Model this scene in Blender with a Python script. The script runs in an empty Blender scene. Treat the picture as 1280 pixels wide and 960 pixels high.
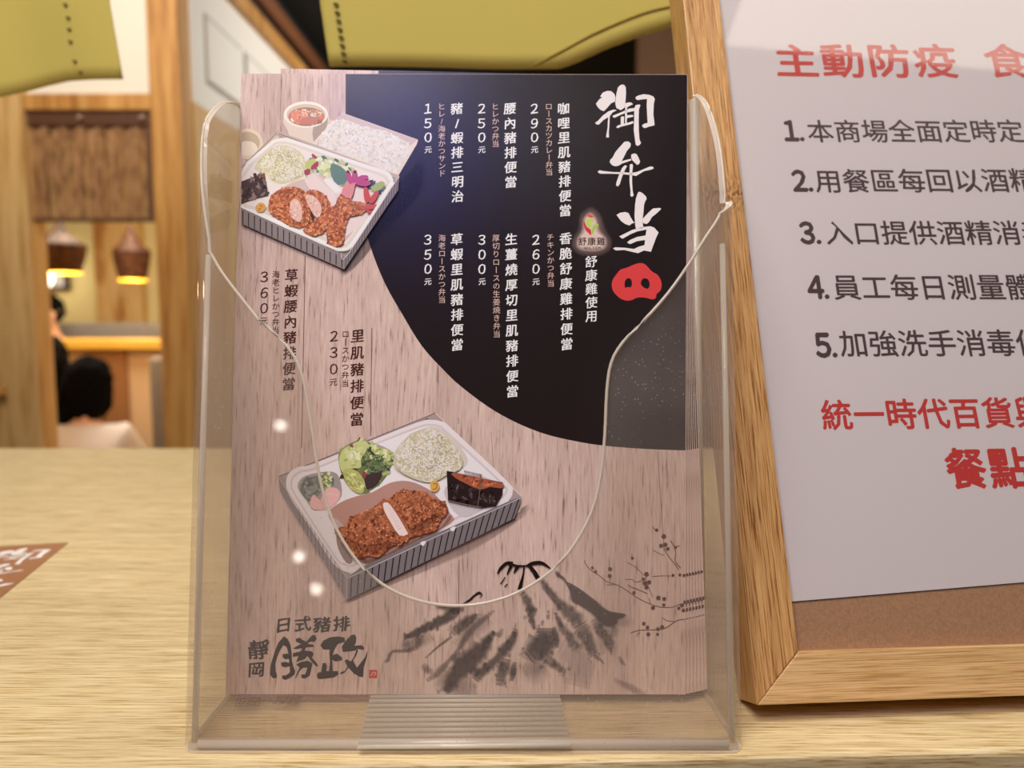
import bpy, bmesh, math, random
from mathutils import Vector, Matrix
from mathutils.geometry import tessellate_polygon
from mathutils import noise as mnoise
random.seed(7)
S = bpy.context.scene
COL = S.collection
# ------------------------------------------------------------------ camera, light, exposure
F = 960.0; PITCH = math.radians(5.5); CZ = 0.173
cd = bpy.data.cameras.new('camera'); cam = bpy.data.objects.new('camera', cd); COL.objects.link(cam)
cam.location = (0, 0, CZ); cam.rotation_euler = (math.radians(90) - PITCH, 0, 0)
cd.sensor_width = 36; cd.lens = 27; cd.clip_start = 0.01; cd.clip_end = 60
cd.dof.use_dof = True; cd.dof.focus_distance = 0.338; cd.dof.aperture_fstop = 7.2
S.camera = cam
vs = S.view_settings
vs.view_transform = 'Standard'; vs.look = 'None'; vs.gamma = 1; vs.exposure = -0.05
S.cycles.transparent_max_bounces = 40
S.cycles.max_bounces = 10
w = bpy.data.worlds.new('world'); S.world = w; w.use_nodes = True
w.node_tree.nodes['Background'].inputs[0].default_value = (1.0, .92, .82, 1)
w.node_tree.nodes['Background'].inputs[1].default_value = .2

def area(name, loc, target, sx, sy, power, color):
    l = bpy.data.lights.new(name, 'AREA'); l.shape = 'RECTANGLE'; l.size = sx; l.size_y = sy
    l.energy = power; l.color = color
    o = bpy.data.objects.new(name, l); COL.objects.link(o); o.location = loc
    o.rotation_euler = (Vector(target) - Vector(loc)).to_track_quat('-Z', 'Y').to_euler()
    return o
WARM = (1.0, .90, .80); WARM2 = (1.0, .86, .66)
area('ceiling_light_counter', (-.25, -.1, 1.35), (-.1, .35, 0), .7, .4, 14.0, WARM)
area('ceiling_light_over', (.75, 1.0, 1.45), (.15, .35, 0), .5, .4, 9.0, WARM)
area('ceiling_light_right', (1.05, .06, 1.45), (1.05, .06, 0), .95, .42, 4.5, (1, .90, .74))
area('front_fill_light', (-.5, -.7, 1.45), (-.05, .35, .12), .7, .5, 15.0, (1, .91, .86))  # fill added behind the camera to brighten the leaflets, no known fixture
# a blue screen and a white tube somewhere behind the photographer, seen only as sheen on the glossy print
area('blue_screen_light', (-.235, -.66, .914), (-.056, .366, .261), .14, .12, 1.4, (.12, .16, 1.0))
area('tube_light', (.079, -.67, .92), (.019, .366, .261), .16, .10, .25, (1, .96, .9))
for i, (lx, ly, lz) in enumerate(((-.67, -1.58, .46), (-.61, -1.64, .09), (-.555, -1.64, .0))):
    pl = bpy.data.lights.new('room_bulb', 'POINT'); pl.energy = .18; pl.color = (1, .93, .82); pl.shadow_soft_size = .012
    po = bpy.data.objects.new('room_bulb', pl); COL.objects.link(po); po.location = (lx, ly, lz)
area('ceiling_light_booth', (-2.1, 3.9, 1.45), (-2.1, 4.2, -1), 1.0, 1.4, 75, WARM2)
area('ceiling_light_hall', (.2, 3.6, 1.45), (-1.0, 3.8, .9), .8, 1.2, 42, (1, .93, .84))
area('ceiling_light_partition', (-1.2, 1.6, 1.45), (-1.5, 2.6, .3), .6, .4, 18, WARM2)

# ------------------------------------------------------------------ helpers
def ray(px, py):
    c, s = math.cos(PITCH), math.sin(PITCH)
    X = (px - 640) / F; Y = -(py - 480) / F
    return Vector((X, c + Y * s, -s + Y * c))
CAM = Vector((0, 0, CZ))
def on_z(px, py, z=0):
    d = ray(px, py); return CAM + d * ((z - CZ) / d.z)
def on_y(px, py, y):
    d = ray(px, py); return CAM + d * (y / d.y)
def on_x(px, py, x):
    d = ray(px, py); return CAM + d * (x / d.x)
class Plane:
    def __init__(s, o, ex, ey):
        s.o = Vector(o); s.ex = Vector(ex).normalized(); s.ey = Vector(ey).normalized(); s.n = s.ex.cross(s.ey)
    def uv(s, px, py):
        d = ray(px, py); t = (s.o - CAM).dot(s.n) / d.dot(s.n); p = CAM + d * t - s.o
        return (p.dot(s.ex), p.dot(s.ey))
    def mat(s, off=0):
        m = Matrix.Identity(4)
        for i, v in enumerate((s.ex, s.ey, s.n)):
            for r in range(3): m[r][i] = v[r]
        m.translation = s.o + s.n * off
        return m
def lin(c):
    return tuple(((x / 255) / 12.92 if x / 255 <= .04045 else ((x / 255 + .055) / 1.055) ** 2.4) for x in c)
def lnk(o, parent=None):
    COL.objects.link(o)
    if parent: o.parent = parent
    return o
def tag(o, label=None, cat=None, group=None, kind=None):
    if label: o['label'] = label
    if cat: o['category'] = cat
    if group: o['group'] = group
    if kind: o['kind'] = kind
    return o
def empty(name, loc=(0, 0, 0), label=None, cat=None, group=None, mat=None):
    o = bpy.data.objects.new(name, None); o.empty_display_size = .02; COL.objects.link(o)
    if mat: o.matrix_world = mat
    else: o.location = loc
    return tag(o, label, cat, group)
def obj(name, bm, m, parent=None, smooth=False):
    me = bpy.data.meshes.new(name); bm.to_mesh(me); bm.free()
    for x in (m if isinstance(m, (list, tuple)) else [m]): me.materials.append(x)
    if smooth:
        for p in me.polygons: p.use_smooth = True
    return lnk(bpy.data.objects.new(name, me), parent)
def BM(): return bmesh.new()
def box(bm, a, b, mi=0):
    x0, y0, z0 = a; x1, y1, z1 = b
    v = [bm.verts.new(p) for p in ((x0,y0,z0),(x1,y0,z0),(x1,y1,z0),(x0,y1,z0),(x0,y0,z1),(x1,y0,z1),(x1,y1,z1),(x0,y1,z1))]
    for f in ((0,3,2,1),(4,5,6,7),(0,1,5,4),(1,2,6,5),(2,3,7,6),(3,0,4,7)):
        bm.faces.new([v[i] for i in f]).material_index = mi
    return bm
def bevel(bm, w, seg=2):
    bmesh.ops.bevel(bm, geom=bm.edges[:], offset=w, segments=seg, affect='EDGES', profile=.6); return bm
def lathe(bm, prof, seg=28, c=(0, 0, 0), cap=False):
    rings = []
    for r, z in prof:
        rings.append([bm.verts.new((c[0] + r * math.cos(6.28319 * k / seg), c[1] + r * math.sin(6.28319 * k / seg), c[2] + z)) for k in range(seg)])
    for a, b in zip(rings, rings[1:]):
        for k in range(seg): bm.faces.new((a[k], a[(k + 1) % seg], b[(k + 1) % seg], b[k]))
    if cap: bm.faces.new(rings[0][::-1]); bm.faces.new(rings[-1])
    return bm
def tube(bm, pts, r, seg=8):
    pts = [Vector(p) for p in pts]; rings = []
    for i, p in enumerate(pts):
        d = (pts[min(i + 1, len(pts) - 1)] - pts[max(i - 1, 0)]).normalized()
        a = d.orthogonal().normalized(); b = d.cross(a)
        rr = r[i] if isinstance(r, (list, tuple)) else r
        rings.append([bm.verts.new(p + (a * math.cos(6.28319 * k / seg) + b * math.sin(6.28319 * k / seg)) * rr) for k in range(seg)])
    for a, b in zip(rings, rings[1:]):
        for k in range(seg): bm.faces.new((a[k], a[(k + 1) % seg], b[(k + 1) % seg], b[k]))
    bm.faces.new(rings[0][::-1]); bm.faces.new(rings[-1])
    return bm
# ---- materials
def mat(name):
    m = bpy.data.materials.new(name); m.use_nodes = True; nt = m.node_tree
    b = nt.nodes['Principled BSDF']; return m, nt, b
def N(nt, t, **kw):
    n = nt.nodes.new(t)
    for k, v in kw.items():
        if k in n.inputs: n.inputs[k].default_value = v
        else: setattr(n, k, v)
    return n
def plain(name, c, rough=.5, metal=0, spec=.5, emit=0, noise=0, nscale=30):
    m, nt, b = mat(name); cl = lin(c) + (1,)
    b.inputs['Base Color'].default_value = cl; b.inputs['Roughness'].default_value = rough
    b.inputs['Metallic'].default_value = metal; b.inputs['Specular IOR Level'].default_value = spec
    if emit:
        b.inputs['Emission Color'].default_value = cl; b.inputs['Emission Strength'].default_value = emit
    if noise:
        tc = N(nt, 'ShaderNodeTexCoord'); nz = N(nt, 'ShaderNodeTexNoise', Scale=nscale, Detail=4.0)
        r = N(nt, 'ShaderNodeValToRGB')
        r.color_ramp.elements[0].position = .3; r.color_ramp.elements[1].position = .7
        r.color_ramp.elements[0].color = tuple(x * (1 - noise) for x in cl[:3]) + (1,)
        r.color_ramp.elements[1].color = tuple(min(1, x * (1 + noise)) for x in cl[:3]) + (1,)
        nt.links.new(tc.outputs['Object'], nz.inputs['Vector']); nt.links.new(nz.outputs[0], r.inputs[0])
        nt.links.new(r.outputs[0], b.inputs['Base Color'])
    return m
def wood(name, base, dark, light, scale, stretch, rough=.45, bump=.15, fine=1.0, spec=.4, knots=None):
    """stretch: small factor on the grain axis"""
    m, nt, b = mat(name); L = nt.links
    tc = N(nt, 'ShaderNodeTexCoord'); mp = N(nt, 'ShaderNodeMapping'); mp.inputs['Scale'].default_value = stretch
    L.new(tc.outputs['Object'], mp.inputs[0])
    n1 = N(nt, 'ShaderNodeTexNoise', Scale=scale, Detail=6.0, Roughness=.65); L.new(mp.outputs[0], n1.inputs['Vector'])
    n2 = N(nt, 'ShaderNodeTexNoise', Scale=scale * .16, Detail=3.0); L.new(mp.outputs[0], n2.inputs['Vector'])
    r = N(nt, 'ShaderNodeValToRGB'); e = r.color_ramp.elements
    e[0].position = .39; e[0].color = lin(dark) + (1,); e[1].position = .62; e[1].color = lin(light) + (1,)
    x = r.color_ramp.elements.new(.47); x.color = lin(base) + (1,)
    L.new(n1.outputs[0], r.inputs[0])
    mx = N(nt, 'ShaderNodeMix', data_type='RGBA', blend_type='MULTIPLY'); mx.inputs[0].default_value = fine
    r2 = N(nt, 'ShaderNodeValToRGB'); r2.color_ramp.elements[0].position = .3; r2.color_ramp.elements[1].position = .62
    r2.color_ramp.elements[0].color = (.80, .78, .74, 1); r2.color_ramp.elements[1].color = (1, 1, 1, 1)
    L.new(n2.outputs[0], r2.inputs[0]); L.new(r.outputs[0], mx.inputs[6]); L.new(r2.outputs[0], mx.inputs[7])
    out = mx.outputs[2]
    if knots:   # bamboo node: band of dark dashes across local Y = knots
        sx = N(nt, 'ShaderNodeSeparateXYZ'); L.new(tc.outputs['Object'], sx.inputs[0])
        d = N(nt, 'ShaderNodeMath', operation='SUBTRACT'); d.inputs[1].default_value = knots; L.new(sx.outputs[1], d.inputs[0])
        a = N(nt, 'ShaderNodeMath', operation='ABSOLUTE'); L.new(d.outputs[0], a.inputs[0])
        mr = N(nt, 'ShaderNodeMapRange'); mr.inputs[1].default_value = 0; mr.inputs[2].default_value = .014; mr.inputs[3].default_value = .9; mr.inputs[4].default_value = 0
        L.new(a.outputs[0], mr.inputs[0])
        n3 = N(nt, 'ShaderNodeTexNoise', Scale=900.0, Detail=2.0)
        mp2 = N(nt, 'ShaderNodeMapping'); mp2.inputs['Scale'].default_value = (1, .35, 1); L.new(tc.outputs['Object'], mp2.inputs[0]); L.new(mp2.outputs[0], n3.inputs['Vector'])
        gt = N(nt, 'ShaderNodeMath', operation='GREATER_THAN'); gt.inputs[1].default_value = .52; L.new(n3.outputs[0], gt.inputs[0])
        mu = N(nt, 'ShaderNodeMath', operation='MULTIPLY'); L.new(gt.outputs[0], mu.inputs[0]); L.new(mr.outputs[0], mu.inputs[1])
        m3 = N(nt, 'ShaderNodeMix', data_type='RGBA'); m3.inputs[7].default_value = lin((110, 62, 25)) + (1,)
        L.new(mu.outputs[0], m3.inputs[0]); L.new(out, m3.inputs[6]); out = m3.outputs[2]
    L.new(out, b.inputs['Base Color'])
    bp = N(nt, 'ShaderNodeBump', Strength=bump, Distance=.0004); L.new(n1.outputs[0], bp.inputs['Height']); L.new(bp.outputs[0], b.inputs['Normal'])
    b.inputs['Roughness'].default_value = rough; b.inputs['Specular IOR Level'].default_value = spec
    return m
def acrylic(name, tint=(.97, .955, .93), haze=.04, specks=0, rough=.04, hazecol=(.85, .8, .75)):
    """clear plastic sheet: transmits straight through, mirror reflection by Fresnel, haze for milky scratches and painted-in sheen"""
    m, nt, b = mat(name); nt.nodes.remove(b); L = nt.links; out = nt.nodes['Material Output']
    tr = N(nt, 'ShaderNodeBsdfTransparent'); tr.inputs[0].default_value = tint + (1,)
    df = N(nt, 'ShaderNodeBsdfDiffuse'); df.inputs[0].default_value = hazecol + (1,)
    tl = N(nt, 'ShaderNodeBsdfTranslucent'); tl.inputs[0].default_value = hazecol + (1,)
    hz = N(nt, 'ShaderNodeMixShader'); hz.inputs[0].default_value = .4; L.new(df.outputs[0], hz.inputs[1]); L.new(tl.outputs[0], hz.inputs[2])
    m1 = N(nt, 'ShaderNodeMixShader'); m1.inputs[0].default_value = haze
    if specks:
        tc = N(nt, 'ShaderNodeTexCoord')
        vo = N(nt, 'ShaderNodeTexVoronoi', Scale=420.0); L.new(tc.outputs['Object'], vo.inputs['Vector'])
        nz = N(nt, 'ShaderNodeTexNoise', Scale=18.0, Detail=3.0); L.new(tc.outputs['Object'], nz.inputs['Vector'])
        mr = N(nt, 'ShaderNodeMapRange'); mr.inputs[1].default_value = .4; mr.inputs[2].default_value = .75; mr.inputs[3].default_value = .04; mr.inputs[4].default_value = .16
        L.new(nz.outputs[0], mr.inputs[0])
        lt = N(nt, 'ShaderNodeMath', operation='LESS_THAN'); L.new(vo.outputs['Distance'], lt.inputs[0]); L.new(mr.outputs[0], lt.inputs[1])
        ml = N(nt, 'ShaderNodeMath', operation='MULTIPLY'); ml.inputs[1].default_value = specks; L.new(lt.outputs[0], ml.inputs[0])
        mr2 = N(nt, 'ShaderNodeMapRange'); mr2.inputs[1].default_value = .3; mr2.inputs[2].default_value = .7; mr2.inputs[3].default_value = haze * .6; mr2.inputs[4].default_value = haze * 1.5
        L.new(nz.outputs[0], mr2.inputs[0])
        ad = N(nt, 'ShaderNodeMath', operation='ADD'); L.new(ml.outputs[0], ad.inputs[0]); L.new(mr2.outputs[0], ad.inputs[1]); L.new(ad.outputs[0], m1.inputs[0])
    L.new(tr.outputs[0], m1.inputs[1]); L.new(hz.outputs[0], m1.inputs[2])
    gl = N(nt, 'ShaderNodeBsdfGlossy'); gl.inputs['Roughness'].default_value = rough
    # Schlick reflectance, the same from either side of the thin sheet
    ge = N(nt, 'ShaderNodeNewGeometry'); dt = N(nt, 'ShaderNodeVectorMath', operation='DOT_PRODUCT'); L.new(ge.outputs['Normal'], dt.inputs[0]); L.new(ge.outputs['Incoming'], dt.inputs[1])
    ab = N(nt, 'ShaderNodeMath', operation='ABSOLUTE'); L.new(dt.outputs['Value'], ab.inputs[0])
    om = N(nt, 'ShaderNodeMath', operation='SUBTRACT'); om.inputs[0].default_value = 1; L.new(ab.outputs[0], om.inputs[1])
    pw = N(nt, 'ShaderNodeMath', operation='POWER'); pw.inputs[1].default_value = 5; L.new(om.outputs[0], pw.inputs[0])
    fr = N(nt, 'ShaderNodeMath', operation='MULTIPLY_ADD'); fr.inputs[1].default_value = .7; fr.inputs[2].default_value = .035; L.new(pw.outputs[0], fr.inputs[0])
    m2 = N(nt, 'ShaderNodeMixShader'); L.new(fr.outputs[0], m2.inputs[0]); L.new(m1.outputs[0], m2.inputs[1]); L.new(gl.outputs[0], m2.inputs[2])
    L.new(m2.outputs[0], out.inputs[0])
    return m

G = 1.4   # printed pigment gain over the colour read from the photograph
def print_material():
    m, nt, b = mat('printed_ink'); L = nt.links; out = nt.nodes['Material Output']
    at = N(nt, 'ShaderNodeAttribute', attribute_name='Col'); L.new(at.outputs['Color'], b.inputs['Base Color'])
    b.inputs['Roughness'].default_value = .23; b.inputs['Specular IOR Level'].default_value = .42
    tc = N(nt, 'ShaderNodeTexCoord'); nz = N(nt, 'ShaderNodeTexNoise', Scale=2600.0, Detail=2.0); L.new(tc.outputs['Object'], nz.inputs['Vector'])
    bp = N(nt, 'ShaderNodeBump', Strength=.35, Distance=.00012); L.new(nz.outputs[0], bp.inputs['Height']); L.new(bp.outputs[0], b.inputs['Normal'])
    tr = N(nt, 'ShaderNodeBsdfTransparent'); mx = N(nt, 'ShaderNodeMixShader')
    L.new(at.outputs['Alpha'], mx.inputs[0]); L.new(tr.outputs[0], mx.inputs[1]); L.new(b.outputs[0], mx.inputs[2]); L.new(mx.outputs[0], out.inputs[0])
    return m
M_INK = print_material()
def paper_wood():
    """leaflet stock printed with a pale vertical wood grain"""
    m, nt, b = mat('wood_grain_print'); L = nt.links
    tc = N(nt, 'ShaderNodeTexCoord'); mp = N(nt, 'ShaderNodeMapping'); mp.inputs['Scale'].default_value = (1, .075, 1); L.new(tc.outputs['Object'], mp.inputs[0])
    n0 = N(nt, 'ShaderNodeTexNoise', Scale=9.0, Detail=2.0); L.new(tc.outputs['Object'], n0.inputs['Vector'])
    va = N(nt, 'ShaderNodeVectorMath', operation='MULTIPLY_ADD'); va.inputs[1].default_value = (.006, 0, 0); L.new(n0.outputs['Color'], va.inputs[0]); L.new(mp.outputs[0], va.inputs[2])
    n1 = N(nt, 'ShaderNodeTexNoise', Scale=900.0, Detail=4.0, Roughness=.6); L.new(va.outputs[0], n1.inputs['Vector'])
    n2 = N(nt, 'ShaderNodeTexNoise', Scale=60.0, Detail=5.0); L.new(va.outputs[0], n2.inputs['Vector'])
    r = N(nt, 'ShaderNodeValToRGB'); e = r.color_ramp.elements
    g = lambda c: tuple(min(1, x * G) for x in lin(c)) + (1,)
    e[0].position = .30; e[0].color = g((134, 108, 96)); e[1].position = .72; e[1].color = g((207, 186, 175))
    k = e.new(.42); k.color = g((189, 165, 155)); L.new(n1.outputs[0], r.inputs[0])
    r2 = N(nt, 'ShaderNodeValToRGB'); r2.color_ramp.elements[0].position = .35; r2.color_ramp.elements[1].position = .6
    r2.color_ramp.elements[0].color = (.80, .78, .77, 1); r2.color_ramp.elements[1].color = (1, 1, 1, 1); L.new(n2.outputs[0], r2.inputs[0])
    mx = N(nt, 'ShaderNodeMix', data_type='RGBA', blend_type='MULTIPLY'); mx.inputs[0].default_value = 1
    L.new(r.outputs[0], mx.inputs[6]); L.new(r2.outputs[0], mx.inputs[7]); L.new(mx.outputs[2], b.inputs['Base Color'])
    b.inputs['Roughness'].default_value = .23; b.inputs['Specular IOR Level'].default_value = .42
    return m
M_PAPER = paper_wood()
M_OAKTOP = wood('pale_oak_laminate', (222, 200, 150), (180, 150, 94), (238, 220, 176), 1100, (.03, 1, 1), rough=.5, bump=.6, spec=.3)
M_BAMBOO_V = wood('bamboo_upright', (200, 150, 92), (138, 88, 44), (222, 178, 118), 1500, (1, .022, 1), rough=.38, bump=.15, spec=.5, knots=.239)
M_BAMBOO_H = wood('bamboo_crossbar', (216, 174, 116), (184, 138, 84), (236, 200, 148), 1500, (.018, 1, 1), rough=.35, bump=.15, spec=.5)
M_POST = wood('post_wood', (196, 142, 76), (170, 116, 56), (212, 164, 98), 40, (1, 1, .06), rough=.5, bump=.05)
M_LPOST = wood('light_post_wood', (212, 174, 116), (190, 148, 90), (224, 190, 136), 40, (1, 1, .06), rough=.5, bump=.05)
M_CREAM = plain('cream_wall_paint', (232, 220, 164), .8, noise=.05, nscale=4)
M_WHITE = plain('white_wall_paint', (232, 228, 220), .6)
M_BLACK = plain('black_ceiling_paint', (9, 8, 8), .9)
M_DARK = plain('dark_shadow_gap', (36, 22, 14), .7)
M_FLOOR = plain('floor_tile', (120, 96, 72), .5, noise=.1, nscale=3)
M_MDF = plain('brown_fibreboard', (168, 128, 94), .85, noise=.16, nscale=900)
M_SHEET = plain('white_paper_sheet', (214, 208, 210), .7, spec=.2)
M_GREY = plain('grey_upholstery', (128, 122, 118), .9, noise=.06, nscale=20)
M_ACR = acrylic('clear_acrylic', haze=.065, specks=.3)
M_ACR_B = acrylic('clear_acrylic_back', haze=.11)
M_RIM = acrylic('acrylic_cut_edge', tint=(.9, .87, .8), haze=.75, rough=.10, hazecol=(.98, .92, .82))
M_COVER = acrylic('frame_cover_sheet', tint=(.985, .98, .975), haze=.012, rough=.02)

# ------------------------------------------------------------------ print art (flat ink on a plane, coordinates read off the photograph and laid onto the sheet)
def clean(pts):
    o = []
    for p in pts:
        if not o or (abs(p[0] - o[-1][0]) + abs(p[1] - o[-1][1])) > 1e-9: o.append(p)
    if len(o) > 1 and abs(o[0][0] - o[-1][0]) + abs(o[0][1] - o[-1][1]) < 1e-9: o.pop()
    return o
def smooth(pts, n=3, closed=True):
    out = []; L = len(pts)
    rng = range(L) if closed else range(L - 1)
    for i in rng:
        g = lambda j: pts[j % L] if closed else pts[max(0, min(L - 1, j))]
        p0, p1, p2, p3 = g(i - 1), g(i), g(i + 1), g(i + 2)
        for k in range(n):
            t = k / n
            out.append(tuple(.5 * ((2 * b) + (-a + c) * t + (2 * a - 5 * b + 4 * c - d) * t * t + (-a + 3 * b - 3 * c + d) * t ** 3) for a, b, c, d in zip(p0, p1, p2, p3)))
    if not closed: out.append(tuple(pts[-1]))
    return out
def inside(p, poly):
    c = False; x, y = p
    for i in range(len(poly)):
        x0, y0 = poly[i]; x1, y1 = poly[i - 1]
        if (y0 > y) != (y1 > y) and x < (x1 - x0) * (y - y0) / (y1 - y0) + x0: c = not c
    return c
def rnd_in(poly):
    xs = [p[0] for p in poly]; ys = [p[1] for p in poly]
    for _ in range(400):
        p = (random.uniform(min(xs), max(xs)), random.uniform(min(ys), max(ys)))
        if inside(p, poly): return p
    return poly[0]
def crop(x0, y0, s): return lambda pts: [(x0 + p[0] * s, y0 + p[1] * s) + tuple(p[2:]) for p in pts]
class Art:
    def __init__(s, plane, base=0.00003, xmin=None, xmax=1e9):
        s.xmax = xmax
        s.pl = plane; s.bm = BM(); s.c = s.bm.loops.layers.float_color.new('Col'); s.z = base; s.xmin = xmin; s.raw = False; s.xf = None
    def uv(s, p):
        if s.raw: return p[0], p[1]
        x = min(p[0] if s.xmin is None else max(p[0], s.xmin), s.xmax)
        u = s.pl.uv(x, p[1])
        return s.xf(u) if s.xf else u
    def up(s, k=1): s.z += .000006 * k
    def face(s, vs, col, al):
        try: f = s.bm.faces.new(vs)
        except ValueError: return
        for l, a in zip(f.loops, al if isinstance(al, (list, tuple)) else [al] * len(vs)): l[s.c] = col + (a,)
    def colr(s, c, g=None):
        l = lin(c); y = .3 * l[0] + .6 * l[1] + .1 * l[2]; return tuple(min(.95, (x * .86 + y * .14) * (G if g is None else g)) for x in l)
    def poly(s, pts, c, a=1.0, sm=0, z=0, up=True):
        if sm: pts = smooth(pts, sm)
        q = clean([s.uv(p) for p in pts])
        if len(q) < 3: return
        vs = [s.bm.verts.new((x, y, s.z + z)) for x, y in q]; col = s.colr(c)
        if len(q) <= 4 and not sm and False: s.face(vs, col, a)
        else:
            for t in tessellate_polygon([[Vector((x, y, 0)) for x, y in q]]):
                s.face([vs[i] for i in t], col, a)
        if up: s.up()
    def soft(s, pts, c, a=1.0, feather=4, sm=2):
        """polygon with a soft rim"""
        pts = smooth(pts, sm); cx = sum(p[0] for p in pts) / len(pts); cy = sum(p[1] for p in pts) / len(pts)
        inn = []; outr = []
        for p in pts:
            d = math.hypot(p[0] - cx, p[1] - cy) + 1e-6
            inn.append((p[0] - (p[0] - cx) / d * min(feather, d * .6), p[1] - (p[1] - cy) / d * min(feather, d * .6))); outr.append((p[0] + (p[0] - cx) / d * feather, p[1] + (p[1] - cy) / d * feather))
        col = s.colr(c); ui = [s.uv(p) for p in inn]; uo = [s.uv(p) for p in outr]
        vi = [s.bm.verts.new((x, y, s.z)) for x, y in ui]; vo = [s.bm.verts.new((x, y, s.z)) for x, y in uo]
        for t in tessellate_polygon([[Vector((x, y, 0)) for x, y in ui]]): s.face([vi[i] for i in t], col, a)
        n = len(pts)
        for i in range(n): s.face([vi[i], vi[(i + 1) % n], vo[(i + 1) % n], vo[i]], col, [a, a, 0, 0])
        s.up()
    def stroke(s, pts, w, c, a=1.0, feather=0, rag=0, n=4, up=True, z=0):
        if not isinstance(w, (list, tuple)): w = [w] * len(pts)
        if len(w) < len(pts): w = [w[0] + (w[-1] - w[0]) * i / (len(pts) - 1) for i in range(len(pts))]
        pw = [tuple(p[:2]) + (w[i],) for i, p in enumerate(pts)]
        pw = smooth(pw, n, closed=False); L = len(pw); rows = []; col = s.colr(c)
        for i, (x, y, ww) in enumerate(pw):
            x0, y0 = pw[max(0, i - 1)][:2]; x1, y1 = pw[min(L - 1, i + 1)][:2]
            dx, dy = x1 - x0, y1 - y0; d = math.hypot(dx, dy) + 1e-9; nx, ny = -dy / d, dx / d
            h = max(.1, ww / 2); ha = h * (1 + random.uniform(-rag, rag)); hb = h * (1 + random.uniform(-rag, rag))
            cols = [-ha - feather, -ha * (1 if not feather else .6), hb * (1 if not feather else .6), hb + feather] if feather else [-ha, hb]
            rows.append([s.bm.verts.new((*s.uv((x + nx * k, y + ny * k)), s.z + z)) for k in cols])
        for i in range(L - 1):
            r0, r1 = rows[i], rows[i + 1]
            if feather:
                e0 = a * min(1, i / 3); e1 = a * min(1, (L - 2 - i) / 3)
                s.face([r0[0], r0[1], r1[1], r1[0]], col, [0, e0, e1, 0])
                s.face([r0[1], r0[2], r1[2], r1[1]], col, [e0, e0, e1, e1])
                s.face([r0[2], r0[3], r1[3], r1[2]], col, [e0, 0, 0, e1])
            else: s.face([r0[0], r0[1], r1[1], r1[0]], col, a)
        if up: s.up()
    def bits(s, poly, n, cols, r0, r1, asp=1.6, band=.00004, alpha=1.0, k=5):
        for i in range(n):
            x, y = rnd_in(poly); r = random.uniform(r0, r1); th = random.uniform(0, 3.14); c = random.choice(cols)
            j = random.uniform(-12, 12); c = tuple(max(0, min(255, q + j)) for q in c)
            pts = []
            for q in range(k):
                an = 6.283 * q / k; rr = r * random.uniform(.7, 1.25); a_, b_ = math.cos(an) * rr * asp, math.sin(an) * rr
                pts.append((x + a_ * math.cos(th) - b_ * math.sin(th), y + a_ * math.sin(th) + b_ * math.cos(th)))
            s.poly(pts, c, alpha, z=band * i / n, up=False)
        s.z += band + .000006
    def strands(s, poly, n, cols, ln, wd, band=.00004, bend=.8):
        for i in range(n):
            x, y = rnd_in(poly); th = random.uniform(0, 6.28); l = random.uniform(.5, 1) * ln; b = random.uniform(-bend, bend)
            p = [(x, y)]
            for q in range(3):
                x += math.cos(th) * l / 3; y += math.sin(th) * l / 3; th += b
                if not inside((x, y), poly): break
                p.append((x, y))
            if len(p) < 2: continue
            c = random.choice(cols); j = random.uniform(-14, 14); c = tuple(max(0, min(255, q + j)) for q in c)
            s.stroke(p, [wd, wd * .7], c, n=2, up=False, z=band * i / n)
        s.z += band + .000006
    def done(s, name, parent=None, m=None):
        return obj(name, s.bm, m or M_INK, parent)

# glyphs from Blender's built-in font
_gl = {}
def glyph(ch):
    if ch.isdigit() and ch.isascii(): ch = chr(ord(ch) + 0xFEE0)
    if ch not in _gl:
        c = bpy.data.curves.new('glyph', 'FONT'); c.body = ch; c.size = 1; c.resolution_u = 2
        o = bpy.data.objects.new('glyph', c); me = bpy.data.meshes.new_from_object(o)
        _gl[ch] = ([tuple(v.co[:2]) for v in me.vertices], [tuple(p.vertices) for p in me.polygons])
        bpy.data.objects.remove(o); bpy.data.curves.remove(c); bpy.data.meshes.remove(me)
    return _gl[ch]
def put_glyph(art, ch, cx, cy, w, h, ex, ey, col, bold=0, brush=0, rot=0, wob=0):
    """glyph em box centred at (cx,cy) in plane metres, ex/ey unit axes, w/h em size"""
    V, P = glyph(ch); c = art.colr(col)
    if ch.isascii() and not ch.isdigit():
        xs = [v[0] for v in V]; mx = (min(xs) + max(xs)) / 2
    else: mx = .5
    my = .38
    sh = [(0, 0)] if not bold else [(bold, 0), (-bold, 0), (0, bold), (0, -bold)] + ([(bold*.7, bold*.7), (-bold*.7, -bold*.7)] if bold > .02 else [])
    if brush and bold: sh = [(-bold, bold * .7), (-bold * .33, bold * .23), (bold * .33, -bold * .23), (bold, -bold * .7)]
    ph = random.uniform(0, 9)
    for i, (sx, sy) in enumerate(sh):
        vs = []
        for x, y in V:
            x = x - mx; y = y - my
            if rot: x, y = y, -x
            if wob: x += wob * math.sin(y * 9 + ph) ; y += wob * math.sin(x * 8 + ph * 2)
            x += sx; y += sy
            if brush: y += brush * x; x += .04 * y
            X = cx + ex[0] * x * w + ey[0] * y * h; Y = cy + ex[1] * x * w + ey[1] * y * h
            vs.append(art.bm.verts.new((X, Y, art.z + i * 4e-7)))
        for p in P: art.face([vs[k] for k in p], c, 1.0)
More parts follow.
